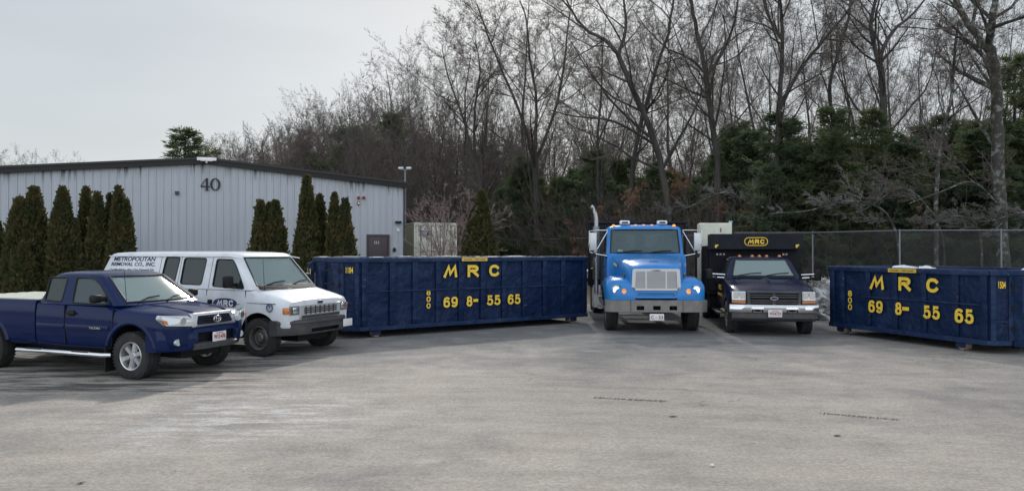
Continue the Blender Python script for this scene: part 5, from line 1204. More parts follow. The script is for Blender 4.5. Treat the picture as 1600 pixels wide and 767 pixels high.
    for s in (-1, 1):
        b = MB(); b.prism([(-.15, s * .905, 1.66), (.12, s * .86, 1.62), (.12, s * .865, 1.665), (-.15, s * .905, 1.715)], (0, s * .008, 0)); b.obj('side_badge', MT['yel'], t)
    # bumper in three pieces
    b = MB(); rings = []
    for k in range(-12, 13):
        y = k / 12 * 1.22; x = 1.20 - .12 * max(0, abs(y) - .62) ** 1.0 - .9 * max(0, abs(y) - 1.0) ** 1.6; rings.append([(x - .09, y, .54), (x, y, .55), (x, y, .83), (x - .09, y, .84)])
    b.loft(rings); bo = b.obj('bumper', [MT['steel'], MT['black']], t, smooth=0)
    for y in (-.39, 0, .39): c = MB(); c.box(1.0, 1.4, y - .09, y + .09, .60, .70, 1); cut(bo, c)
    for y in (-.62, .62): c = MB(); c.box(1.185, 1.4, y - .006, y + .006, .5, .9, 1); cut(bo, c)
    shade(bo.data, 30)
    for y in (-.39, .39): b = MB(); b.tube([(1.12, y, .62), (1.19, y, .64), (1.19, y, .67)], .018, 8); b.obj('tow_hook', MT['black'], t)
    plate(t, 1.19, 0, .35, .51, .34, 'C · 33', MT['platered'], None)
    b = MB(); b.box(1.10, 1.18, -.2, .2, .50, .56); b.obj('plate_bracket', MT['black'], t)
    # cab body and glasshouse
    b = MB(); rings = []
    for x in (-.72, -.95, -1.6, -2.25): rings.append(half_ring([(x, 0, .92), (x, .98, .92), (x, 1.03, .98), (x, 1.05, 1.4), (x, 1.04, 1.80), (x, 1.0, 1.93), (x, 0, 1.935)]))
    b.loft(rings); b.obj('cab_body', P, t, smooth=30)
    H = House(t, P, 1.91, 2.68, (-.90, -2.25, 1.04), (-1.12, -2.22, .99), .12, .05, .06)
    H.front(.93, .89, 1.965, 2.59, MT['wsd']); H.side([(-1.95, 1.97), (-1.16, 1.95), (-1.26, 2.58), (-1.95, 2.58)], MT['side'], .05)
    H.rear([[(-.72, 2.12), (-.12, 2.12), (-.12, 2.50), (-.72, 2.50)], [(.12, 2.12), (.72, 2.12), (.72, 2.50), (.12, 2.50)]], mat('rear_glass', (.2, .27, .28), .05, alpha=.25)); H.done()
    seats(t, -1.8, (-.58, .58), 1.95, 2.44); steering(t, -1.4, .55, 2.02); wiper(t, H, -.75, -.1, 1.96); wiper(t, H, .05, .7, 1.96)
    b = MB(); b.box(-1.5, -1.16, -.9, .9, 1.9, 1.99); b.obj('dashboard', MT['dash'], t, bevel=.02)
    b = MB(); b.box(H.xf(-.7, 2.02) - .03, H.xf(-.7, 2.02) - .02, -.72, -.6, 2.0, 2.05); b.obj('inspection_sticker', MT['white'], t)
    for y in (-.82, -.22, 0, .22, .82):
        b = MB(); b.tube([(-1.30, y, 2.685), (-1.30, y, 2.71), (-1.30, y, 2.74)], [.05, .045, .02], 10); b.obj('marker_light', MT['litam'], t)
    for y in (-.50, .52):
        b = MB(); b.box(-1.55, -1.38, y - .14, y + .14, 2.74, 2.85); bb = b.obj('beacon', MT['white'], t, bevel=.04, seg=3)
        b = MB(); b.box(-1.379, -1.374, y - .08, y + .08, 2.77, 2.82); b.obj('lens', MT['dgrey'], bb)
        b = MB(); b.box(-1.5, -1.42, y - .05, y + .05, 2.69, 2.75); b.obj('bracket', MT['black'], bb)
    # door seams, handles, steps
    for s in (-1, 1):
        b = MB(); b.box(-2.05, -2.04, min(s * 1.0, s * 1.052), max(s * 1.0, s * 1.052), 1.0, 1.9); b.box(-1.05, -1.04, min(s * 1.0, s * 1.052), max(s * 1.0, s * 1.052), 1.0, 1.9); b.obj('door_seam', MT['black'], t)
        b = MB(); b.box(-2.0, -1.88, min(s * 1.04, s * 1.09), max(s * 1.04, s * 1.09), 1.55, 1.6); b.obj('door_handle', MT['black'], t)
        b = MB(); b.tube([(-2.25, s * .86, .70), (-1.05, s * .86, .70)], .31, 28); b.obj('fuel_tank', MT['steel'] if s < 0 else MT['alloy'], t, smooth=40)
        for z in (.45, .78): b = MB(); b.box(-2.1, -1.2, min(s * 1.12, s * 1.24), max(s * 1.12, s * 1.24), z, z + .03); b.obj('step', MT['alloy'], t)
        # west-coast mirror
        b = MB(); b.box(-1.02, -.97, min(s * 1.30, s * 1.48), max(s * 1.30, s * 1.48), 2.03, 2.50); m_ = b.obj('side_mirror', MT['grale'], t, bevel=.015)
        b = MB(); b.tube([(-1.0, s * 1.0, 2.57), (-1.0, s * 1.30, 2.57), (-1.0, s * 1.49, 2.55), (-1.0, s * 1.50, 2.2), (-1.0, s * 1.48, 1.98), (-1.0, s * 1.3, 1.93), (-1.0, s * 1.02, 1.88)], .016, 6)
        b.tube([(-1.0, s * 1.0, 2.55), (-1.0, s * 1.32, 2.0)], .014, 6); b.obj('mirror_arm', MT['chrome'], m_)
        b = MB(); b.lathe_y([(0, 0)], 0, 0, 0) if 0 else b.tube([(-1.03, s * 1.38, 1.90), (-.96, s * 1.38, 1.90)], .07, 14); b.obj('spot_mirror', MT['black'], m_)
    # exhaust stack with perforated guard
    b = MB(); b.tube([(-2.45, -1.22, .8), (-2.45, -1.22, 2.0), (-2.45, -1.22, 2.95), (-2.45, -1.25, 3.12), (-2.45, -1.33, 3.27), (-2.45, -1.37, 3.32)], .062, 16); st = b.obj('exhaust_stack', MT['wsteel'] if 0 else mat('dull_stack_chrome', (.42, .43, .44), .38, .8), t)
    b = MB(); b.tube([(-2.45, -1.22, 1.2), (-2.45, -1.22, 2.72)], .10, 16); b.obj('heat_guard', mat('perforated_guard', (.40, .40, .41), .4, .8, 0, (60, (.06, .06, .06), .5, .55)), st)
    b = MB(); b.tube([(-2.50, -1.05, .8), (-2.50, -1.05, 1.9)], .05, 10); b.obj('intake_pipe', MT['dgrey'], t)
    # headache rack
    b = MB(); X = -2.85
    for y in (-1.40, 1.40): b.tube([(X, y, 1.0), (X, y, 2.84)], .04, 6)
    b.tube([(X, -1.43, 2.84), (X, 1.43, 2.84)], .05, 6); b.box(X - .02, X + .02, -1.36, 1.36, 2.62, 2.80); b.box(X - .03, X + .03, -1.38, 1.38, .95, 1.5)
    b.obj('headache_rack', MT['blackp'], t, smooth=0)
    # chassis, roll-off rails, deck and rear wheels
    b = MB()
    for y in (-.43, .43): b.box(-8.2, 1.05, y - .045, y + .045, .62, .88)
    for y in (-.50, .50): b.box(-8.3, -2.9, y - .06, y + .06, 1.05, 1.28)
    for x in (-3.2, -4.6, -6, -7.4): b.box(x - .06, x + .06, -.44, .44, .9, 1.2)
    b.tube([(.02, -1.0, .52), (.02, 1.0, .52)], .07, 8); b.box(-.3, .6, -.35, .35, .5, 1.0); b.obj('chassis', MT['black'], t, smooth=0)
    b = MB(); b.box(-7.6, -3.0, -1.38, -1.0, 1.16, 1.36); b.box(-7.6, -3.0, 1.0, 1.38, 1.16, 1.3); b.obj('deck', MT['tan'], t, bevel=.01)
    b = MB(); b.box(-7.4, -4.2, -1.36, -.75, 1.0, 1.06); b.box(-7.4, -4.2, .75, 1.36, 1.0, 1.06); b.obj('rear_fender', MT['blackp'], t)
    b = MB(); b.prism([(-3.2, -1.30, .38), (-2.5, -1.30, .38), (-2.5, -1.30, 1.02), (-3.2, -1.30, 1.02)], (0, .35, 0)); b.obj('tool_box', MT['white'], t, bevel=.02)
    for s in (-1, 1):
        wheel(t, 0.02, s * 1.00, s, .53, .29, .30, 'heavy')
        for x in (-5.3, -6.65):
            wheel(t, x, s * 1.02, s, .51, .27, .29, 'steel'); wheel(t, x, s * .72, s, .51, .27, .29, 'steel')
rolloff()

# ================================================================== DARK DUMP TRUCK
def dump_truck():
    t = thing('dump_truck', 'dark navy pickup-type dump truck with high black box, right of the bright blue truck', 'dump truck', (6.28, 18.2, 0), R(-99))
    P = MT['ford']
    st = [(.80, .78, .60, 1.0, 1.06), (.78, .90, .56, 1.06, 1.10), (.6, .965, .52, 1.12, 1.17), (.3, .985, .50, 1.18, 1.24), (-.1, .99, .50, 1.25, 1.31), (-.42, .99, .50, 1.32, 1.36), (-.6, .985, .50, 1.33, 1.35), (-1.95, .985, .50, 1.34, 1.35)]
    body_loft(st, t, P, arches=((0, .40, .47),))
    b = MB()
    for s in (-1, 1): b.loft([[(x, s * (y - .05), z - .02), (x, s * y, z + .022), (x, s * (y + .06), z - .02)] for x, y, z in ((.74, .58, 1.075), (.3, .62, 1.19), (-.35, .66, 1.325))])
    b.loft([[(x, -.25, z - .02), (x, 0, z + .018), (x, .25, z - .02)] for x, z in ((.74, 1.09), (.3, 1.225), (-.35, 1.35))]); b.obj('hood_crease', P, t, smooth=60)
    H = House(t, P, 1.33, 1.85, (-.38, -1.92, .90), (-.98, -1.80, .73), .12, .045, .035)
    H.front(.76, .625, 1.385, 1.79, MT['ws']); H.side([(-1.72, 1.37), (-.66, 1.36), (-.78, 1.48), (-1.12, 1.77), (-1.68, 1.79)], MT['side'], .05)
    H.rear([[(-.6, 1.42), (.6, 1.42), (.52, 1.76), (-.52, 1.76)]], MT['tint']); H.done()
    seats(t, -1.4, (-.42, .42), 1.4, 1.74); steering(t, -.95, .42, 1.42); wiper(t, H, -.62, -.05, 1.395); wiper(t, H, .05, .62, 1.395)
    b = MB(); b.box(-.95, -.62, -.75, .75, 1.3, 1.40); b.obj('dashboard', MT['dash'], t, bevel=.03)
    b = MB(); b.loft([[(-.33 - .12 * (y / .8) ** 2, y, 1.352), (-.27 - .12 * (y / .8) ** 2, y, 1.348), (-.33 - .12 * (y / .8) ** 2, y, 1.388), (-.38 - .12 * (y / .8) ** 2, y, 1.39)] for y in [k * .15 - .75 for k in range(11)]]); b.obj('cowl', MT['black'], t)
    for y in (-.50, -.18, 0, .18, .50): b = MB(); b.tube([(-1.10, y, 1.86), (-1.10, y, 1.895), (-1.10, y, 1.915)], [.05, .04, .015], 10); b.obj('marker_light', MT['amber'], t)
    # grille
    b = MB(); q = [(-.60, .70), (.60, .70), (.62, 1.07), (-.62, 1.07)]; qi = [(-.53, .755), (.53, .755), (.55, 1.02), (-.55, 1.02)]
    for i in range(4): j = (i + 1) % 4; ps = [q[i], q[j], qi[j], qi[i]]; b.hexa([(.78, p[0], p[1]) for p in ps] + [(.885, p[0], p[1]) for p in ps])
    g = b.obj('grille', MT['dgrey'], t, smooth=0, bevel=.012); b = MB(); b.box(.79, .81, -.56, .56, .74, 1.03); b.obj('grille_mesh', MT['black'], g)
    b = MB()
    for z in (.80, .85, .93, .98): b.box(.83, .868, -.545, .545, z - .012, z + .012)
    b.box(.825, .872, -.03, .03, .757, 1.018); b.obj('grille_bar', MT['dgrey'], g); logo_oval(g, .892, 0, .905, .17, .072, MT['chrome'], MT['navyt'])
    for s in (-1, 1):
        b = MB(); b.prism([(.74, s * .635, .85), (.70, s * .945, .85), (.66, s * .945, 1.06), (.74, s * .635, 1.06)], (.11, 0, 0)); h = b.obj('headlight', MT['lamp'], t, smooth=0, bevel=.012)
        b = MB(); b.box(.842, .856, min(s * .66, s * .77), max(s * .66, s * .77), .90, 1.03); b.box(.822, .836, min(s * .80, s * .92), max(s * .80, s * .92), .90, 1.03); b.obj('reflector', MT['lampin'], h)
        b = MB(); b.prism([(.74, s * .635, .775), (.70, s * .945, .785), (.70, s * .945, .845), (.74, s * .635, .845)], (.105, 0, 0)); b.obj('turn_signal', MT['amber'], t, smooth=0, bevel=.012)
    # bumper: chrome band over a dark valance
    f = lambda y: .98 - .10 * (abs(y)) ** 2 - .35 * max(0, abs(y) - .8) ** 1.3; Y = [k * .0835 - 1.0 for k in range(25)]
    b = MB(); b.loft([[(f(y) - .14, y, .565), (f(y), y, .575), (f(y) + .015, y, .62), (f(y) + .01, y, .71), (f(y) - .03, y, .752), (f(y) - .14, y, .755)] for y in Y]); bo = b.obj('bumper', [MT['chrome'], MT['black']], t, smooth=40)
    for s in (-1, 1): c = MB(); c.prism([(.7, s * .26, .585), (.7, s * .52, .585), (.7, s * .52, .655), (.7, s * .26, .655)], (.5, 0, 0), 1); cut(bo, c)
    shade(bo.data, 40)
    b = MB(); b.loft([[(f(y) - .16, y, .36), (f(y) - .06, y, .38), (f(y) - .01, y, .44), (f(y) - .02, y, .562), (f(y) - .15, y, .562)] for y in [k * .079 - .95 for k in range(25)]]); b.obj('valance', MT['dgrey'], t, smooth=40)
    b = MB()
    for s in (-1, 1): b = MB(); b.ring([(.955, s * .39 + .1 * math.cos(6.283 * k / 16), .62 + .035 * math.sin(6.283 * k / 16)) for k in range(16)], .012, 6); b.obj('tow_hook', MT['steel'], t)
    plate(t, 1.0, 0, .475, .64, .31, 'W54759', MT['platered'], 'Massachusetts')
    for s in (-1, 1):
        b = MB(); Y_ = .985
        b.box(-.46, -.45, min(s * .95, s * .989), max(s * .95, s * .989), .55, 1.3); b.box(-1.80, -1.79, min(s * .95, s * .989), max(s * .95, s * .989), .55, 1.32); b.obj('door_seam', MT['black'], t)
        b = MB(); b.box(-1.74, -1.58, min(s * .97, s * 1.02), max(s * .97, s * 1.02), 1.16, 1.22); b.obj('door_handle', MT['black'], t, bevel=.01)
        mirror(t, -.62, s * 1.24, 1.27, s, .17, .28, MT['black'])
        b = MB(); b.tube([(-.60, s * .93, 1.41), (-.60, s * 1.28, 1.43)], .02, 6); b.tube([(-.60, s * .95, 1.33), (-.60, s * 1.28, 1.35)], .02, 6); b.obj('mirror_bar', MT['chrome'], t)
        b = MB(); b.box(-1.9, -.55, min(s * .93, s * 1.12), max(s * .93, s * 1.12), .42, .46); b.obj('running_board', MT['dgrey'], t)
    o = text('MRC', (-1.45, -.85, 1.0, 1.14), -.992, t, MT['yel'], bold=.04); text('800 698-5565', (-1.6, -.7, .84, .92), -.992, t, MT['yel'], bold=.03)
    # dump box
    bp = MT['blackp']
    b = MB(); b.box(-5.7, -2.16, -1.2, 1.2, .82, .92); b.box(-2.22, -2.12, -1.17, 1.17, .92, 2.10)
    for s in (-1, 1): b.box(-5.7, -2.225, min(s * 1.10, s * 1.16), max(s * 1.10, s * 1.16), .92, 1.45); b.box(-5.7, -2.225, min(s * 1.11, s * 1.13), max(s * 1.11, s * 1.13), 1.47, 1.60); b.box(-5.7, -2.225, min(s * 1.11, s * 1.13), max(s * 1.11, s * 1.13), 1.66, 1.80); b.box(-5.7, -2.225, min(s * 1.11, s * 1.13), max(s * 1.11, s * 1.13), 1.86, 2.1)
    b.box(-5.78, -5.705, -1.17, 1.17, .92, 1.7); bx = b.obj('dump_box', bp, t, smooth=0)
    for s in (-1, 1):
        b = MB()
        for k in range(9): x = -2.28 - k * .42; b.box(x - .04, x + .04, min(s * 1.162, s * 1.24), max(s * 1.162, s * 1.24), .86, 2.16)
        b.box(-5.7, -2.2, min(s * 1.162, s * 1.22), max(s * 1.162, s * 1.22), 1.45, 1.50)
        b.obj('stake_rib', bp, bx, smooth=0)
    b = MB(); b.box(-2.3, -1.62, -1.19, 1.19, 2.44, 2.47); b.box(-1.64, -1.60, -1.20, 1.20, 2.06, 2.475); b.box(-2.30, -1.645, -1.19, -1.16, 2.06, 2.436); b.box(-2.30, -1.645, 1.16, 1.19, 2.06, 2.436)
    cs = b.obj('cab_shield', bp, t, smooth=0, bevel=.008)
    b = MB(); b.tube([(-2.0, -.5, 2.50), (-2.0, 1.55, 2.50)], .03, 8); b.box(-2.1, -1.9, .3, 1.6, 2.485, 2.51) if 0 else None; b.obj('tarp_bar', MT['dgrey'], cs)
    n = 40; pill = lambda a_, h_, z_: [(-1.596, a_ * (1 if math.cos(k_) > 0 else -1) + h_ * math.cos(k_), z_ + h_ * math.sin(k_)) for k_ in [2 * math.pi * (k + .5) / n for k in range(n)]]
    b = MB(); b.ring(pill(.19, .105, 2.265), .011, 6); lg = b.obj('logo_outline', MT['yel'], cs)
    block('MRC', (-.22, .22, 2.205, 2.325), -1.599, lg, MT['yel'], 'x', .25)
    for y in (-1.03, 1.05): text('8"', (y - .04, y + .05, 2.10, 2.19), -1.599, cs, MT['yel'], 'x', .05)
    text('MRC MRC', (-1.0, -.8, 1.93, 1.98), -2.118, t, MT['white'], 'x', .02) if 0 else None
    b = MB()
    for y in (-.95, -.86, -.77, .80, .88): b.box(-2.118, -2.11, y - .025, y + .025, 1.90, 1.95)
    b.obj('vent_slot', MT['plate'], t, smooth=0)
    b = MB()
    for y in (-.42, .42): b.box(-5.6, .9, y - .04, y + .04, .52, .70)
    b.tube([(0, -.8, .42), (0, .8, .42)], .06, 8); b.tube([(-4.2, -.9, .42), (-4.2, .9, .42)], .08, 8); b.box(-1.2, .3, -.3, .3, .36, .6); b.obj('chassis', MT['black'], t, smooth=0)
    for s in (-1, 1):
        b = MB(); b.box(-3.1, -2.4, min(s * .7, s * 1.12), max(s * .7, s * 1.12), .42, .80); b.obj('tool_box', bp, t, bevel=.01)
        b = MB(); b.box(-4.80, -4.78, min(s * .75, s * 1.2), max(s * .75, s * 1.2), .12, .8); b.obj('mud_flap', MT['black'], t)
        wheel(t, 0, s * .86, s, .40, .24, .215, 'steel'); wheel(t, -4.2, s * 1.03, s, .40, .22, .215, 'steel'); wheel(t, -4.2, s * .77, s, .40, .22, .215, 'steel')
    # the appliance carried in the box
    return t
dump_truck()
fo = Matrix.Translation((6.28, 18.2, 0)) @ Matrix.Rotation(R(-99), 4, 'Z')
c = fo @ Vector((-4.0, -.815, .92))
t = thing('storage_cabinet', 'cream metal cabinet standing upright in the black dump box', 'cabinet', c, R(-99))
b = MB(); b.box(-.35, .30, -.475, .475, 0, 1.93); k = b.obj('cabinet_body', MT['cream'], t, bevel=.02)
b = MB(); b.box(.301, .33, -.45, .45, .04, 1.90); d = b.obj('door', MT['cream'], t, bevel=.012)
b = MB(); b.box(.33, .35, .13, .16, 1.66, 1.78); b.obj('handle', mat('rust_spot', (.22, .10, .04), .8), d)
b = MB(); b.box(.1, .2, .40, .50, 1.935, 1.99); b.obj('hinge_cap', mat('pale_blue_cap', (.25, .5, .62), .6), t)
c = fo @ Vector((-2.85, -.98, .92))
b = MB(); b.box(-.2, .2, -.13, .16, 0, 1.44); b.box(-.17, .17, -.10, .13, 1.44, 1.50); o = b.obj('grey_bin', MT['steel'], loc=c, rz=R(-99), bevel=.03); tag(o, 'grey metal bin poking up at the left front of the dump box', 'bin')

# ================================================================== DUMPSTERS
def dumpster(label, loc, rz, L, W, H, ribs, cham, letters, number, tape, rod, boards, endx):
    """near side at y=0, reads along +x; endx: 0 = gate end at x=0, L = gate end at x=L"""
    t = thing('dumpster', label, 'dumpster', loc, rz); D, DW = MT['dump'], MT['dumpw']; zb = .24; sgn = 1 if endx else -1; th = .07
    X = lambda u: u if endx else L - u            # u grows towards the gate end
    plan = [(X(0), 0), (X(L - cham[0]), 0), (X(L), cham[1]), (X(L), W - cham[1]), (X(L - cham[0]), W), (X(0), W)]
    def inset(p, d_): cx, cy = L / 2, W / 2; return (p[0] - math.copysign(d_, p[0] - cx), p[1] - math.copysign(d_, p[1] - cy))
    inn = [inset(p, th) for p in plan]; n = 6; b = MB()
    b.add([(p[0], p[1], zb) for p in plan] + [(p[0], p[1], H - .10) for p in plan] + [(p[0], p[1], H - .10) for p in inn] + [(p[0], p[1], zb + .08) for p in inn],
          [(i, (i + 1) % n, n + (i + 1) % n, n + i) for i in range(n)] + [tuple(range(n))], 0)
    b.add([(p[0], p[1], H - .10) for p in inn] + [(p[0], p[1], zb + .08) for p in inn], [(i, (i + 1) % n, n + (i + 1) % n, n + i) for i in range(n)] + [tuple(range(n, 2 * n))], 1)
    hull = b.obj('hull', [D, MT['rust']], t, smooth=0)
    b = MB()
    for x in ribs: b.box(x - .075, x + .075, -.058, -.001, zb + .03, H - .09); b.box(x - .075, x + .075, W + .001, W + .058, zb + .03, H - .09)
    ro = b.obj('hull', [D, MT['rust']], t, bevel=.010); join([hull, ro], 'hull')
    b = MB()
    r = [(.10, H - .11), (.10, H)]
    for i in range(n):
        p, q = Vector((*plan[i], 0)), Vector((*plan[(i + 1) % n], 0)); d = (q - p).normalized(); nn = Vector((d.y, -d.x, 0)); 
        if (nn.dot(((p + q) / 2) - Vector((L / 2, W / 2, 0)))) < 0: nn = -nn
        a0 = p - d * .03 + nn * .07; a1 = q + d * .03 + nn * .07; c0 = p + nn * -.08 - d * 0; c1 = q + nn * -.08
        b.hexa([(*a0.xy, H - .115 + i * .0005), (*a1.xy, H - .115 + i * .0005), (*c1.xy, H - .115 + i * .0005), (*c0.xy, H - .115 + i * .0005), (*a0.xy, H + i * .0008), (*a1.xy, H + i * .0008), (*c1.xy, H + i * .0008), (*c0.xy, H + i * .0008)])
    b.obj('top_rim', DW, t, bevel=.015)
    b = MB()
    for i in (0, 1, 5): pass
    b.box(min(X(0), X(L - cham[0])), max(X(0), X(L - cham[0])), -.085, .05, zb - .07, zb + .028); b.box(min(X(0), X(L - cham[0])), max(X(0), X(L - cham[0])), W - .05, W + .085, zb - .07, zb + .028)
    p, q = Vector((X(L - cham[0]), -.085, 0)), Vector((X(L), cham[1] - .06, 0)); b.hexa([(p.x, p.y, zb - .068), (q.x, q.y, zb - .068), (q.x, q.y + .12, zb - .068), (p.x, p.y + .12, zb - .068), (p.x, p.y, zb + .026), (q.x, q.y, zb + .026), (q.x, q.y + .12, zb + .026), (p.x, p.y + .12, zb + .026)])
    b.obj('bottom_rail', DW, t, smooth=0, bevel=.008)
    for y in (W / 2 - .5, W / 2 + .5): b = MB(); b.box(.05, L - .05, y - .05, y + .05, .10, zb - .001); b.obj('skid_rail', MT['black'], t)
    b = MB(); b.tube([(rod[0], -.075, rod[2]), (rod[1], -.075, rod[2])], .014, 6); b.obj('tarp_rod', DW, t)
    for x in boards:
        for y in (.12, W - .12):
            b = MB(); b.box(x - .10, x + .10, y - .13, y - .10, .06, zb); b.box(x - .10, x + .10, y + .10, y + .13, .06, zb); br = b.obj('roller_bracket', DW, t)
            b = MB(); b.lathe_y([(.09, -.095), (.10, -.08), (.10, .08), (.09, .095)], x, y, .10, 24); b.obj('roller', mat('rusty_roller', (.30, .20, .16), .8, 0, 0, (9, (.42, .36, .33), .4, .7)), br)
    # gate end: two gusseted posts, a door and its hinges
    xo = X(L); b = MB()
    b.box(min(xo, xo + sgn * .03), max(xo, xo + sgn * .03), cham[1] + .1, W - cham[1] - .1, zb + .05, H - .12); gate = b.obj('gate', D, t)
    for y in (cham[1] + .02, W * .52, W - cham[1] - .02):
        b = MB(); w_ = .05; pts = [(xo + sgn * .031, H - .12), (xo + sgn * .22, H - .14), (xo + sgn * .20, .9), (xo + sgn * .34, .45), (xo + sgn * .34, .16), (xo + sgn * .031, .16)] if endx else [(xo + sgn * .031, H - .12), (xo + sgn * .20, H - .14), (xo + sgn * .12, 1.2), (xo + sgn * .16, .6), (xo + sgn * .16, .2), (xo + sgn * .031, .2)]
        b.prism([(p[0], y - w_, p[1]) for p in pts], (0, 2 * w_, 0)); b.obj('gate_post', DW, t, smooth=0, bevel=.006)
    for z in (.5, .9, 1.25, H - .3):
        b = MB(); y = cham[1] - .03; b.tube([(xo + sgn * .02, y, z - .05), (xo + sgn * .02, y, z + .05)], .035, 8); b.box(min(xo - sgn * .25, xo + sgn * .1), max(xo - sgn * .25, xo + sgn * .1), y - .02, y + .0, z - .02, z + .02) if 0 else None
        b.tube([(xo - sgn * .02, y - .02, z), (xo + sgn * .2, y + .1, z + .02), (xo + sgn * .24, y + .4, z)], .016, 6); b.obj('hinge', MT['black'], gate)
    for s_, box, sh in letters: block(s_, box, -.059, t, MT['yel'], T=.24 if s_ in 'MRC' else .20)
    b = MB(); b.box(tape[0], tape[1], -.0965, -.094, H - .10, H - .015); tp = b.obj('warning_tape', mat('tape_yellow', (.72, .47, .05), .5), t)
    text('DANGER — KEEP CLEAR', (tape[0] + .06, tape[1] - .06, H - .072, H - .045), -.0965, tp, MT['navyt'], bold=.02)
    # number on the slanted corner panel
    p, q = Vector((X(L - cham[0]), 0, 0)), Vector((X(L), cham[1], 0)); 
    if not endx: p, q = q, p
    d = (q - p).normalized(); nn = Vector((d.y, -d.x, 0)); Lc = (q - p).length
    b = MB()
    for a_, c_ in ((0, .09), (Lc - .09, Lc)): b.prism([(*(p + d * a_).xy, zb + .03), (*(p + d * c_).xy, zb + .03), (*(p + d * c_).xy, H - .1), (*(p + d * a_).xy, H - .1)], nn * .03)
    b.prism([(*p.xy, .62), (*q.xy, .62), (*q.xy, .65), (*p.xy, .65)], nn * .012); b.obj('corner_panel', DW, t, smooth=0)
    o = text(number, (.14, Lc - .14, H - .36, H - .22), 0, t, MT['yel'], bold=.03)
    for v in o.data.vertices: w_ = p + d * v.co.x + nn * (.012 - v.co.y); v.co.x, v.co.y = w_.x, w_.y
    gp = MB(); yy = W - cham[1] - .02; xq = X(L) + sgn * .16
    if not endx: gp.box(xq - .01, xq, yy - .11, yy + .11, H - .44, H - .28); q_ = gp.obj('gate_sign', MT['yel'], t); b = MB(); b.box(xq - .014, xq - .011, yy - .09, yy + .09, H - .415, H - .305); b.obj('sign_text', MT['navyt'], q_)
    return t
Z1, Z2 = 1.36, 1.66
dumpster('long navy blue roll-off dumpster with yellow lettering, between white van and blue truck', (-3.79, 16.8, 0), R(35.2), 7.2, 2.2, 1.86,
         [.40 + .06, 1.13 + .03, 1.76, 2.40, 3.05, 3.70, 4.36, 5.02, 5.70, 6.34, 7.12], (.34, .30),
         [('M', (2.52, 2.93, Z1, Z2), .3), ('R', (3.23, 3.56, Z1, Z2), 0), ('C', (3.88, 4.2, Z1, Z2), 0), ('8', (2.06, 2.17, .94, 1.07), 0), ('0', (2.06, 2.17, .78, .91), 0), ('0', (2.06, 2.17, .62, .75), 0),
          ('69', (2.53, 2.94, .62, .88), 0), ('8', (3.20, 3.37, .62, .88), 0), ('-', (3.40, 3.54, .73, .80), 0), ('55', (3.81, 4.23, .62, .88), 0), ('65', (4.46, 4.87, .62, .88), 0)], '1104', (3.04, 3.80), (.48, 6.45, 1.07), (.78, 6.75), 0)
Z1, Z2 = 1.14, 1.44
dumpster('shorter navy blue dumpster with rusty inside and number 1504 at the right edge', (7.9, 18.3, 0), R(-70), 4.34, 2.3, 1.64,
         [.08, .40, 1.18, 1.93, 2.67, 3.42, 4.03], (.20, .36),
         [('M', (1.24, 1.66, Z1, Z2), .3), ('R', (2.05, 2.37, Z1, Z2), 0), ('C', (2.76, 3.06, Z1, Z2), 0), ('8', (.60, .72, .93, 1.07), 0), ('0', (.60, .72, .77, .91), 0), ('0', (.60, .72, .61, .75), 0),
          ('69', (1.21, 1.62, .60, .88), 0), ('8', (1.96, 2.13, .60, .88), 0), ('-', (2.15, 2.32, .71, .79), 0), ('55', (2.68, 3.08, .58, .86), 0), ('65', (3.42, 3.84, .56, .85), 0)], '1504', (1.80, 2.54), (1.02, 3.98, .95), (.29, 3.5), 1)

# ================================================================== SMALL THINGS
def lumps(name, label, cat, pts, seed, m, kind=None, res=3, amp=.35, parent_loc=(0, 0, 0)):
    bm = bmesh.new(); r = random.Random(seed)
    from mathutils import noise
    for c, s in pts:
        ret = bmesh.ops.create_icosphere(bm, subdivisions=res, radius=1)
        for v in ret['verts']:
            k = 1 + amp * noise.noise(v.co * 2.3 + Vector((seed, c[0], c[1]))) + amp * .6 * noise.noise(v.co * 6 + Vector((0, seed, 0))); v.co = Vector((v.co.x * s[0] * k + c[0], v.co.y * s[1] * k + c[1], v.co.z * s[2] * k + c[2]))
    me = bpy.data.meshes.new(name); bm.to_mesh(me); bm.free(); me.materials.append(m); o = bpy.data.objects.new(name, me); COL.objects.link(o); o.location = parent_loc; shade(me, 50)
    return tag(o, label, cat, None, kind)
dirty = bpy.data.materials.new('dirty_snow'); dirty.use_nodes = True; t_ = dirty.node_tree; b_ = t_.nodes['Principled BSDF']; c_ = t_.nodes.new('ShaderNodeTexCoord').outputs['Object']
col = ramp_mix(t_, n_map(t_, n_noise(t_, c_, 5.5, 8, .75, (1, 1, 1.6)), .38, .50), (.13, .11, .095), (.72, .72, .73)); t_.links.new(col, b_.inputs['Base Color']); b_.inputs['Roughness'].default_value = .9
bb = t_.nodes.new('ShaderNodeBump'); bb.inputs['Strength'].default_value = 1; bb.inputs['Distance'].default_value = .08; t_.links.new(n_noise(t_, c_, 9, 8, .8), bb.inputs['Height']); t_.links.new(bb.outputs[0], b_.inputs['Normal'])
lumps('snow_pile', 'spiky dirty grey snow heap between the dark dump truck and right dumpster', 'snow pile', [((0, 0, .2), (1.05, .9, .85)), ((-.6, -.3, .1), (.7, .6, .55)), ((.5, .2, .25), (.8, .7, .85)), ((-.2, .1, .7), (.4, .4, .38)), ((.4, -.2, .8), (.45, .4, .36))], 4, dirty, res=6, amp=.42, parent_loc=(9.75, 22.3, 0))
r = random.Random(9); segs = []
for k in range(1500):
    a = r.uniform(0, 6.28); h = r.random(); p = Vector((9.75 + math.cos(a) * (1.3 - h * .75) * r.uniform(.8, 1.0), 22.3 + math.sin(a) * (1.1 - h * .6), .05 + h * 1.1)); d = Vector((math.cos(a), math.sin(a), r.uniform(.2, 1.6))).normalized(); segs.append((*p, *(p + d * r.uniform(.06, .22)), r.uniform(.008, .02), .005))
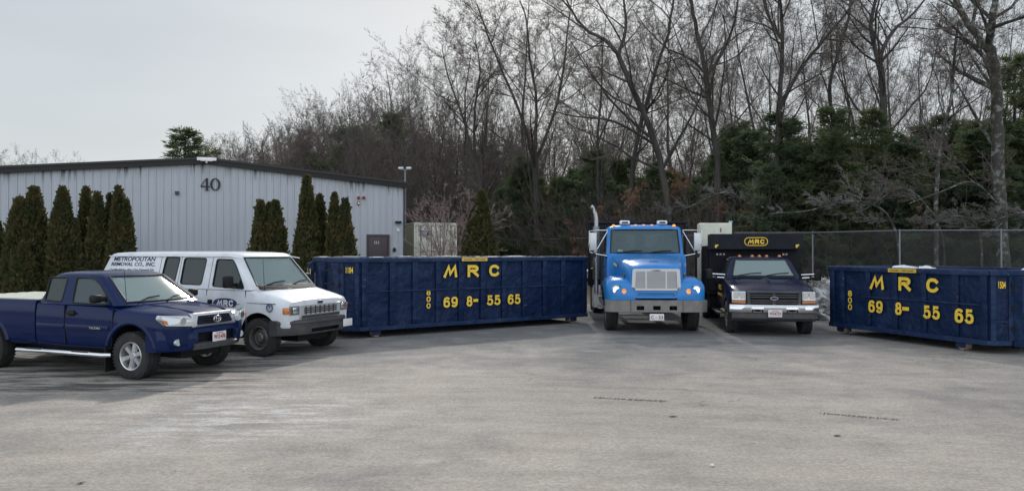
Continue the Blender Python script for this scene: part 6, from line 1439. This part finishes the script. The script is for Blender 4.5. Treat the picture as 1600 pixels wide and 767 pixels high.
V, F = tubes(segs, 3) if 'tubes' in globals() else (np.zeros((3, 3)), np.array([[0, 1, 2, 0]]))
o = bpy.data.objects.new('brush_twigs', fast_mesh('brush_twigs', V, F, mat('frosted_twigs', (.50, .49, .48), .9, 0, 0, (3, (.18, .15, .12), .4, .6)))); COL.objects.link(o); tag(o, 'frosted cut twigs sticking out of the dirty snow heap', 'twigs', kind='stuff')
d2 = Matrix.Translation((7.9, 18.3, 0)) @ Matrix.Rotation(R(-70), 4, 'Z')
p = d2 @ Vector((.75, 1.55, 0)); lumps('snow_heap', 'white snow lump showing above the far rim of the right dumpster', 'snow', [((0, 0, 1.50), (.42, .3, .15)), ((.5, -.05, 1.5), (.3, .22, .13)), ((0, 0, .95), (.8, .7, .6))], 2, MT['snow'], parent_loc=(p.x, p.y, 0))
p = d2 @ Vector((3.6, 1.9, 0)); lumps('snow_heap', 'snow lump inside the right dumpster at the very edge of the photo', 'snow', [((0, 0, 1.44), (.3, .3, .2)), ((0, 0, .9), (.5, .6, .6))], 3, MT['snow'], parent_loc=(p.x, p.y, 0))
# thin snow left along the rims
def rim_snow(M, L, W, H, seed, label):
    r = random.Random(seed); b = MB()
    for y in (-.01, W + .01):
        x = .1
        while x < L - .5:
            l = r.uniform(.15, 1.1)
            if r.random() < .6: b.loft([[(x + l * k / 4, y - .035 * s_, H + .003), (x + l * k / 4, y - .02, H + .004 + .008 * s_ * r.random()), (x + l * k / 4, y + .02, H + .004 + .008 * s_), (x + l * k / 4, y + .03 * s_, H + .003)] for k, s_ in enumerate((.2, .8, 1, .9, .2))])
            x += l + r.uniform(.02, .25)
    o = b.obj('rim_snow', MT['snow'], smooth=60); o.matrix_world = M; tag(o, label, 'snow', kind='stuff')
rim_snow(Matrix.Translation((-3.79, 16.8, 0)) @ Matrix.Rotation(R(35.2), 4, 'Z'), 7.2, 2.2, 1.865, 1, 'thin melting snow strips lying along the long dumpster rim')
p = Matrix.Translation((3.53, 18.9, 0)) @ Matrix.Rotation(R(-93), 4, 'Z') @ Vector((-3.6, -1.2, 1.36)); lumps('snow_heap', 'small snow heap on the plywood deck left of the blue cab', 'snow', [((0, 0, .04), (.22, .14, .09)), ((-.1, .1, .02), (.2, .2, .06))], 6, MT['snow'], parent_loc=p)

def chair(x, y, rz, label):
    z = gz(x, y); t = thing('wooden_chair', label, 'chair', (x, y, z), rz, 'pale wooden chairs behind the dumpster'); cm = MT['cream']
    b = MB()
    for k in range(5): b.hexa([(-.26 + k * .105, .22, .38), (-.165 + k * .105, .22, .38), (-.165 + k * .105, .25, .38), (-.26 + k * .105, .25, .38), (-.28 + k * .113, .42, 1.06 + .0), (-.178 + k * .113, .42, 1.06), (-.178 + k * .113, .45, 1.06), (-.28 + k * .113, .45, 1.06)])
    b.obj('backrest', mat('weathered_white_wood', (.50, .48, .43), .8), t, smooth=0)
    b = MB()
    for k in range(5): b.box(-.28, .28, -.28 + k * .1, -.20 + k * .1, .36, .385)
    b.obj('seat', MT['tan'], t, smooth=0)
    for sx in (-1, 1):
        b = MB(); b.box(sx * .33 - .055, sx * .33 + .055, -.38, .36, .60, .625); b.obj('armrest', cm, t)
        for y0 in (-.32, .22): b = MB(); b.box(sx * .31 - .02, sx * .31 + .02, y0, y0 + .08, 0, .60); b.obj('leg', cm, t)
p = px(476, 420, 26.3); chair(p.x, p.y, R(170), 'pale wooden armchair half hidden by the white van nose'); p = px(499, 420, 26.8); chair(p.x, p.y, R(165), 'pale wooden armchair right beside the long dumpster end')

# crumbs and leaves on the asphalt
r = random.Random(3)
def ground_px(x, y): d = EYE * 1155 / (y - 393); return Vector(((x - 800) / 1155 * d, d, 0))
b = MB(); q = ground_px(1112, 728); b.add([], []); 
o = lumps('snow_crumb', 'small white crumb lying alone on the front asphalt', 'crumb', [((0, 0, .012), (.022, .016, .014))], 3, MT['snow'], parent_loc=(q.x, q.y, .004))
def leaf(x, y, s, label, rz):
    q = ground_px(x, y); b = MB(); b.loft([[(s * (k / 6 - .5), -w_ * s, .012 + .01 * (k % 2)), (s * (k / 6 - .5), 0, .007 + .02 * abs(k / 6 - .5)), (s * (k / 6 - .5), w_ * s, .014)] for k, w_ in enumerate((.02, .14, .2, .22, .18, .1, .02))], closed=False, caps=False)
    o = b.obj('dead_leaf', mat('dead_leaf', (.045, .028, .02), .9), None, smooth=60, loc=(q.x, q.y, 0), rz=rz); tag(o, label, 'leaf')
leaf(1051, 651, .11, 'long dark dead leaf on the asphalt in front of the blue truck', .1); leaf(1307, 681, .10, 'dark dead leaf on the asphalt below the dark dump truck', .3); leaf(128, 755, .07, 'dark dead leaf at the lower left of the asphalt', .8)
segs = None; bm = bmesh.new()
for k in range(420):
    x = r.uniform(-9, 10); y = r.uniform(5.2, 19); s_ = r.uniform(.003, .009); ret = bmesh.ops.create_icosphere(bm, subdivisions=1, radius=s_)
    for v in ret['verts']: v.co = Vector((v.co.x + x, v.co.y * r.uniform(.8, 1.2) + y, v.co.z * .7 + .004 + s_ * .5))
me = bpy.data.meshes.new('gravel'); bm.to_mesh(me); bm.free(); me.materials.append(mat('gravel_bits', (.32, .31, .29), .9, 0, 0, (.8, (.6, .58, .55), .45, .6))); o = bpy.data.objects.new('gravel', me); COL.objects.link(o); tag(o, 'loose gravel bits and salt grains scattered over the asphalt', 'gravel', kind='stuff')

# dark broken tread prints pressed into the sandy surface
def treads(a, b_, n, label):
    A, B = ground_px(*a), ground_px(*b_); m = MB(); d = (B - A); L = d.length; d.normalize(); nn = Vector((-d.y, d.x, 0)); r = random.Random(n)
    for k in range(n):
        t = k / n * L + r.uniform(0, .02); w_ = r.uniform(.035, .07) * (1 if r.random() < .8 else .4); q = A + d * t + nn * (r.gauss(0, .006) + .05 * math.sin(t)); l = L / n * r.uniform(.35, .75)
        m.add([(*(q - nn * w_).xy, .0085), (*(q + d * l - nn * w_ * .9).xy, .0085), (*(q + d * l + nn * w_).xy, .0085), (*(q + nn * w_ * .8).xy, .0085)], [(0, 1, 2, 3)])
    o = m.obj('tyre_marks', mat('tread_dirt', (.105, .098, .09), .95), smooth=0); tag(o, label, 'tyre marks', kind='stuff')
treads((926, 621), (1042, 628), 46, 'dark dashed tread print on the lot in front of the blue truck'); treads((1278, 645), (1405, 657), 44, 'dark dashed tread print on the lot in front of the right dumpster')
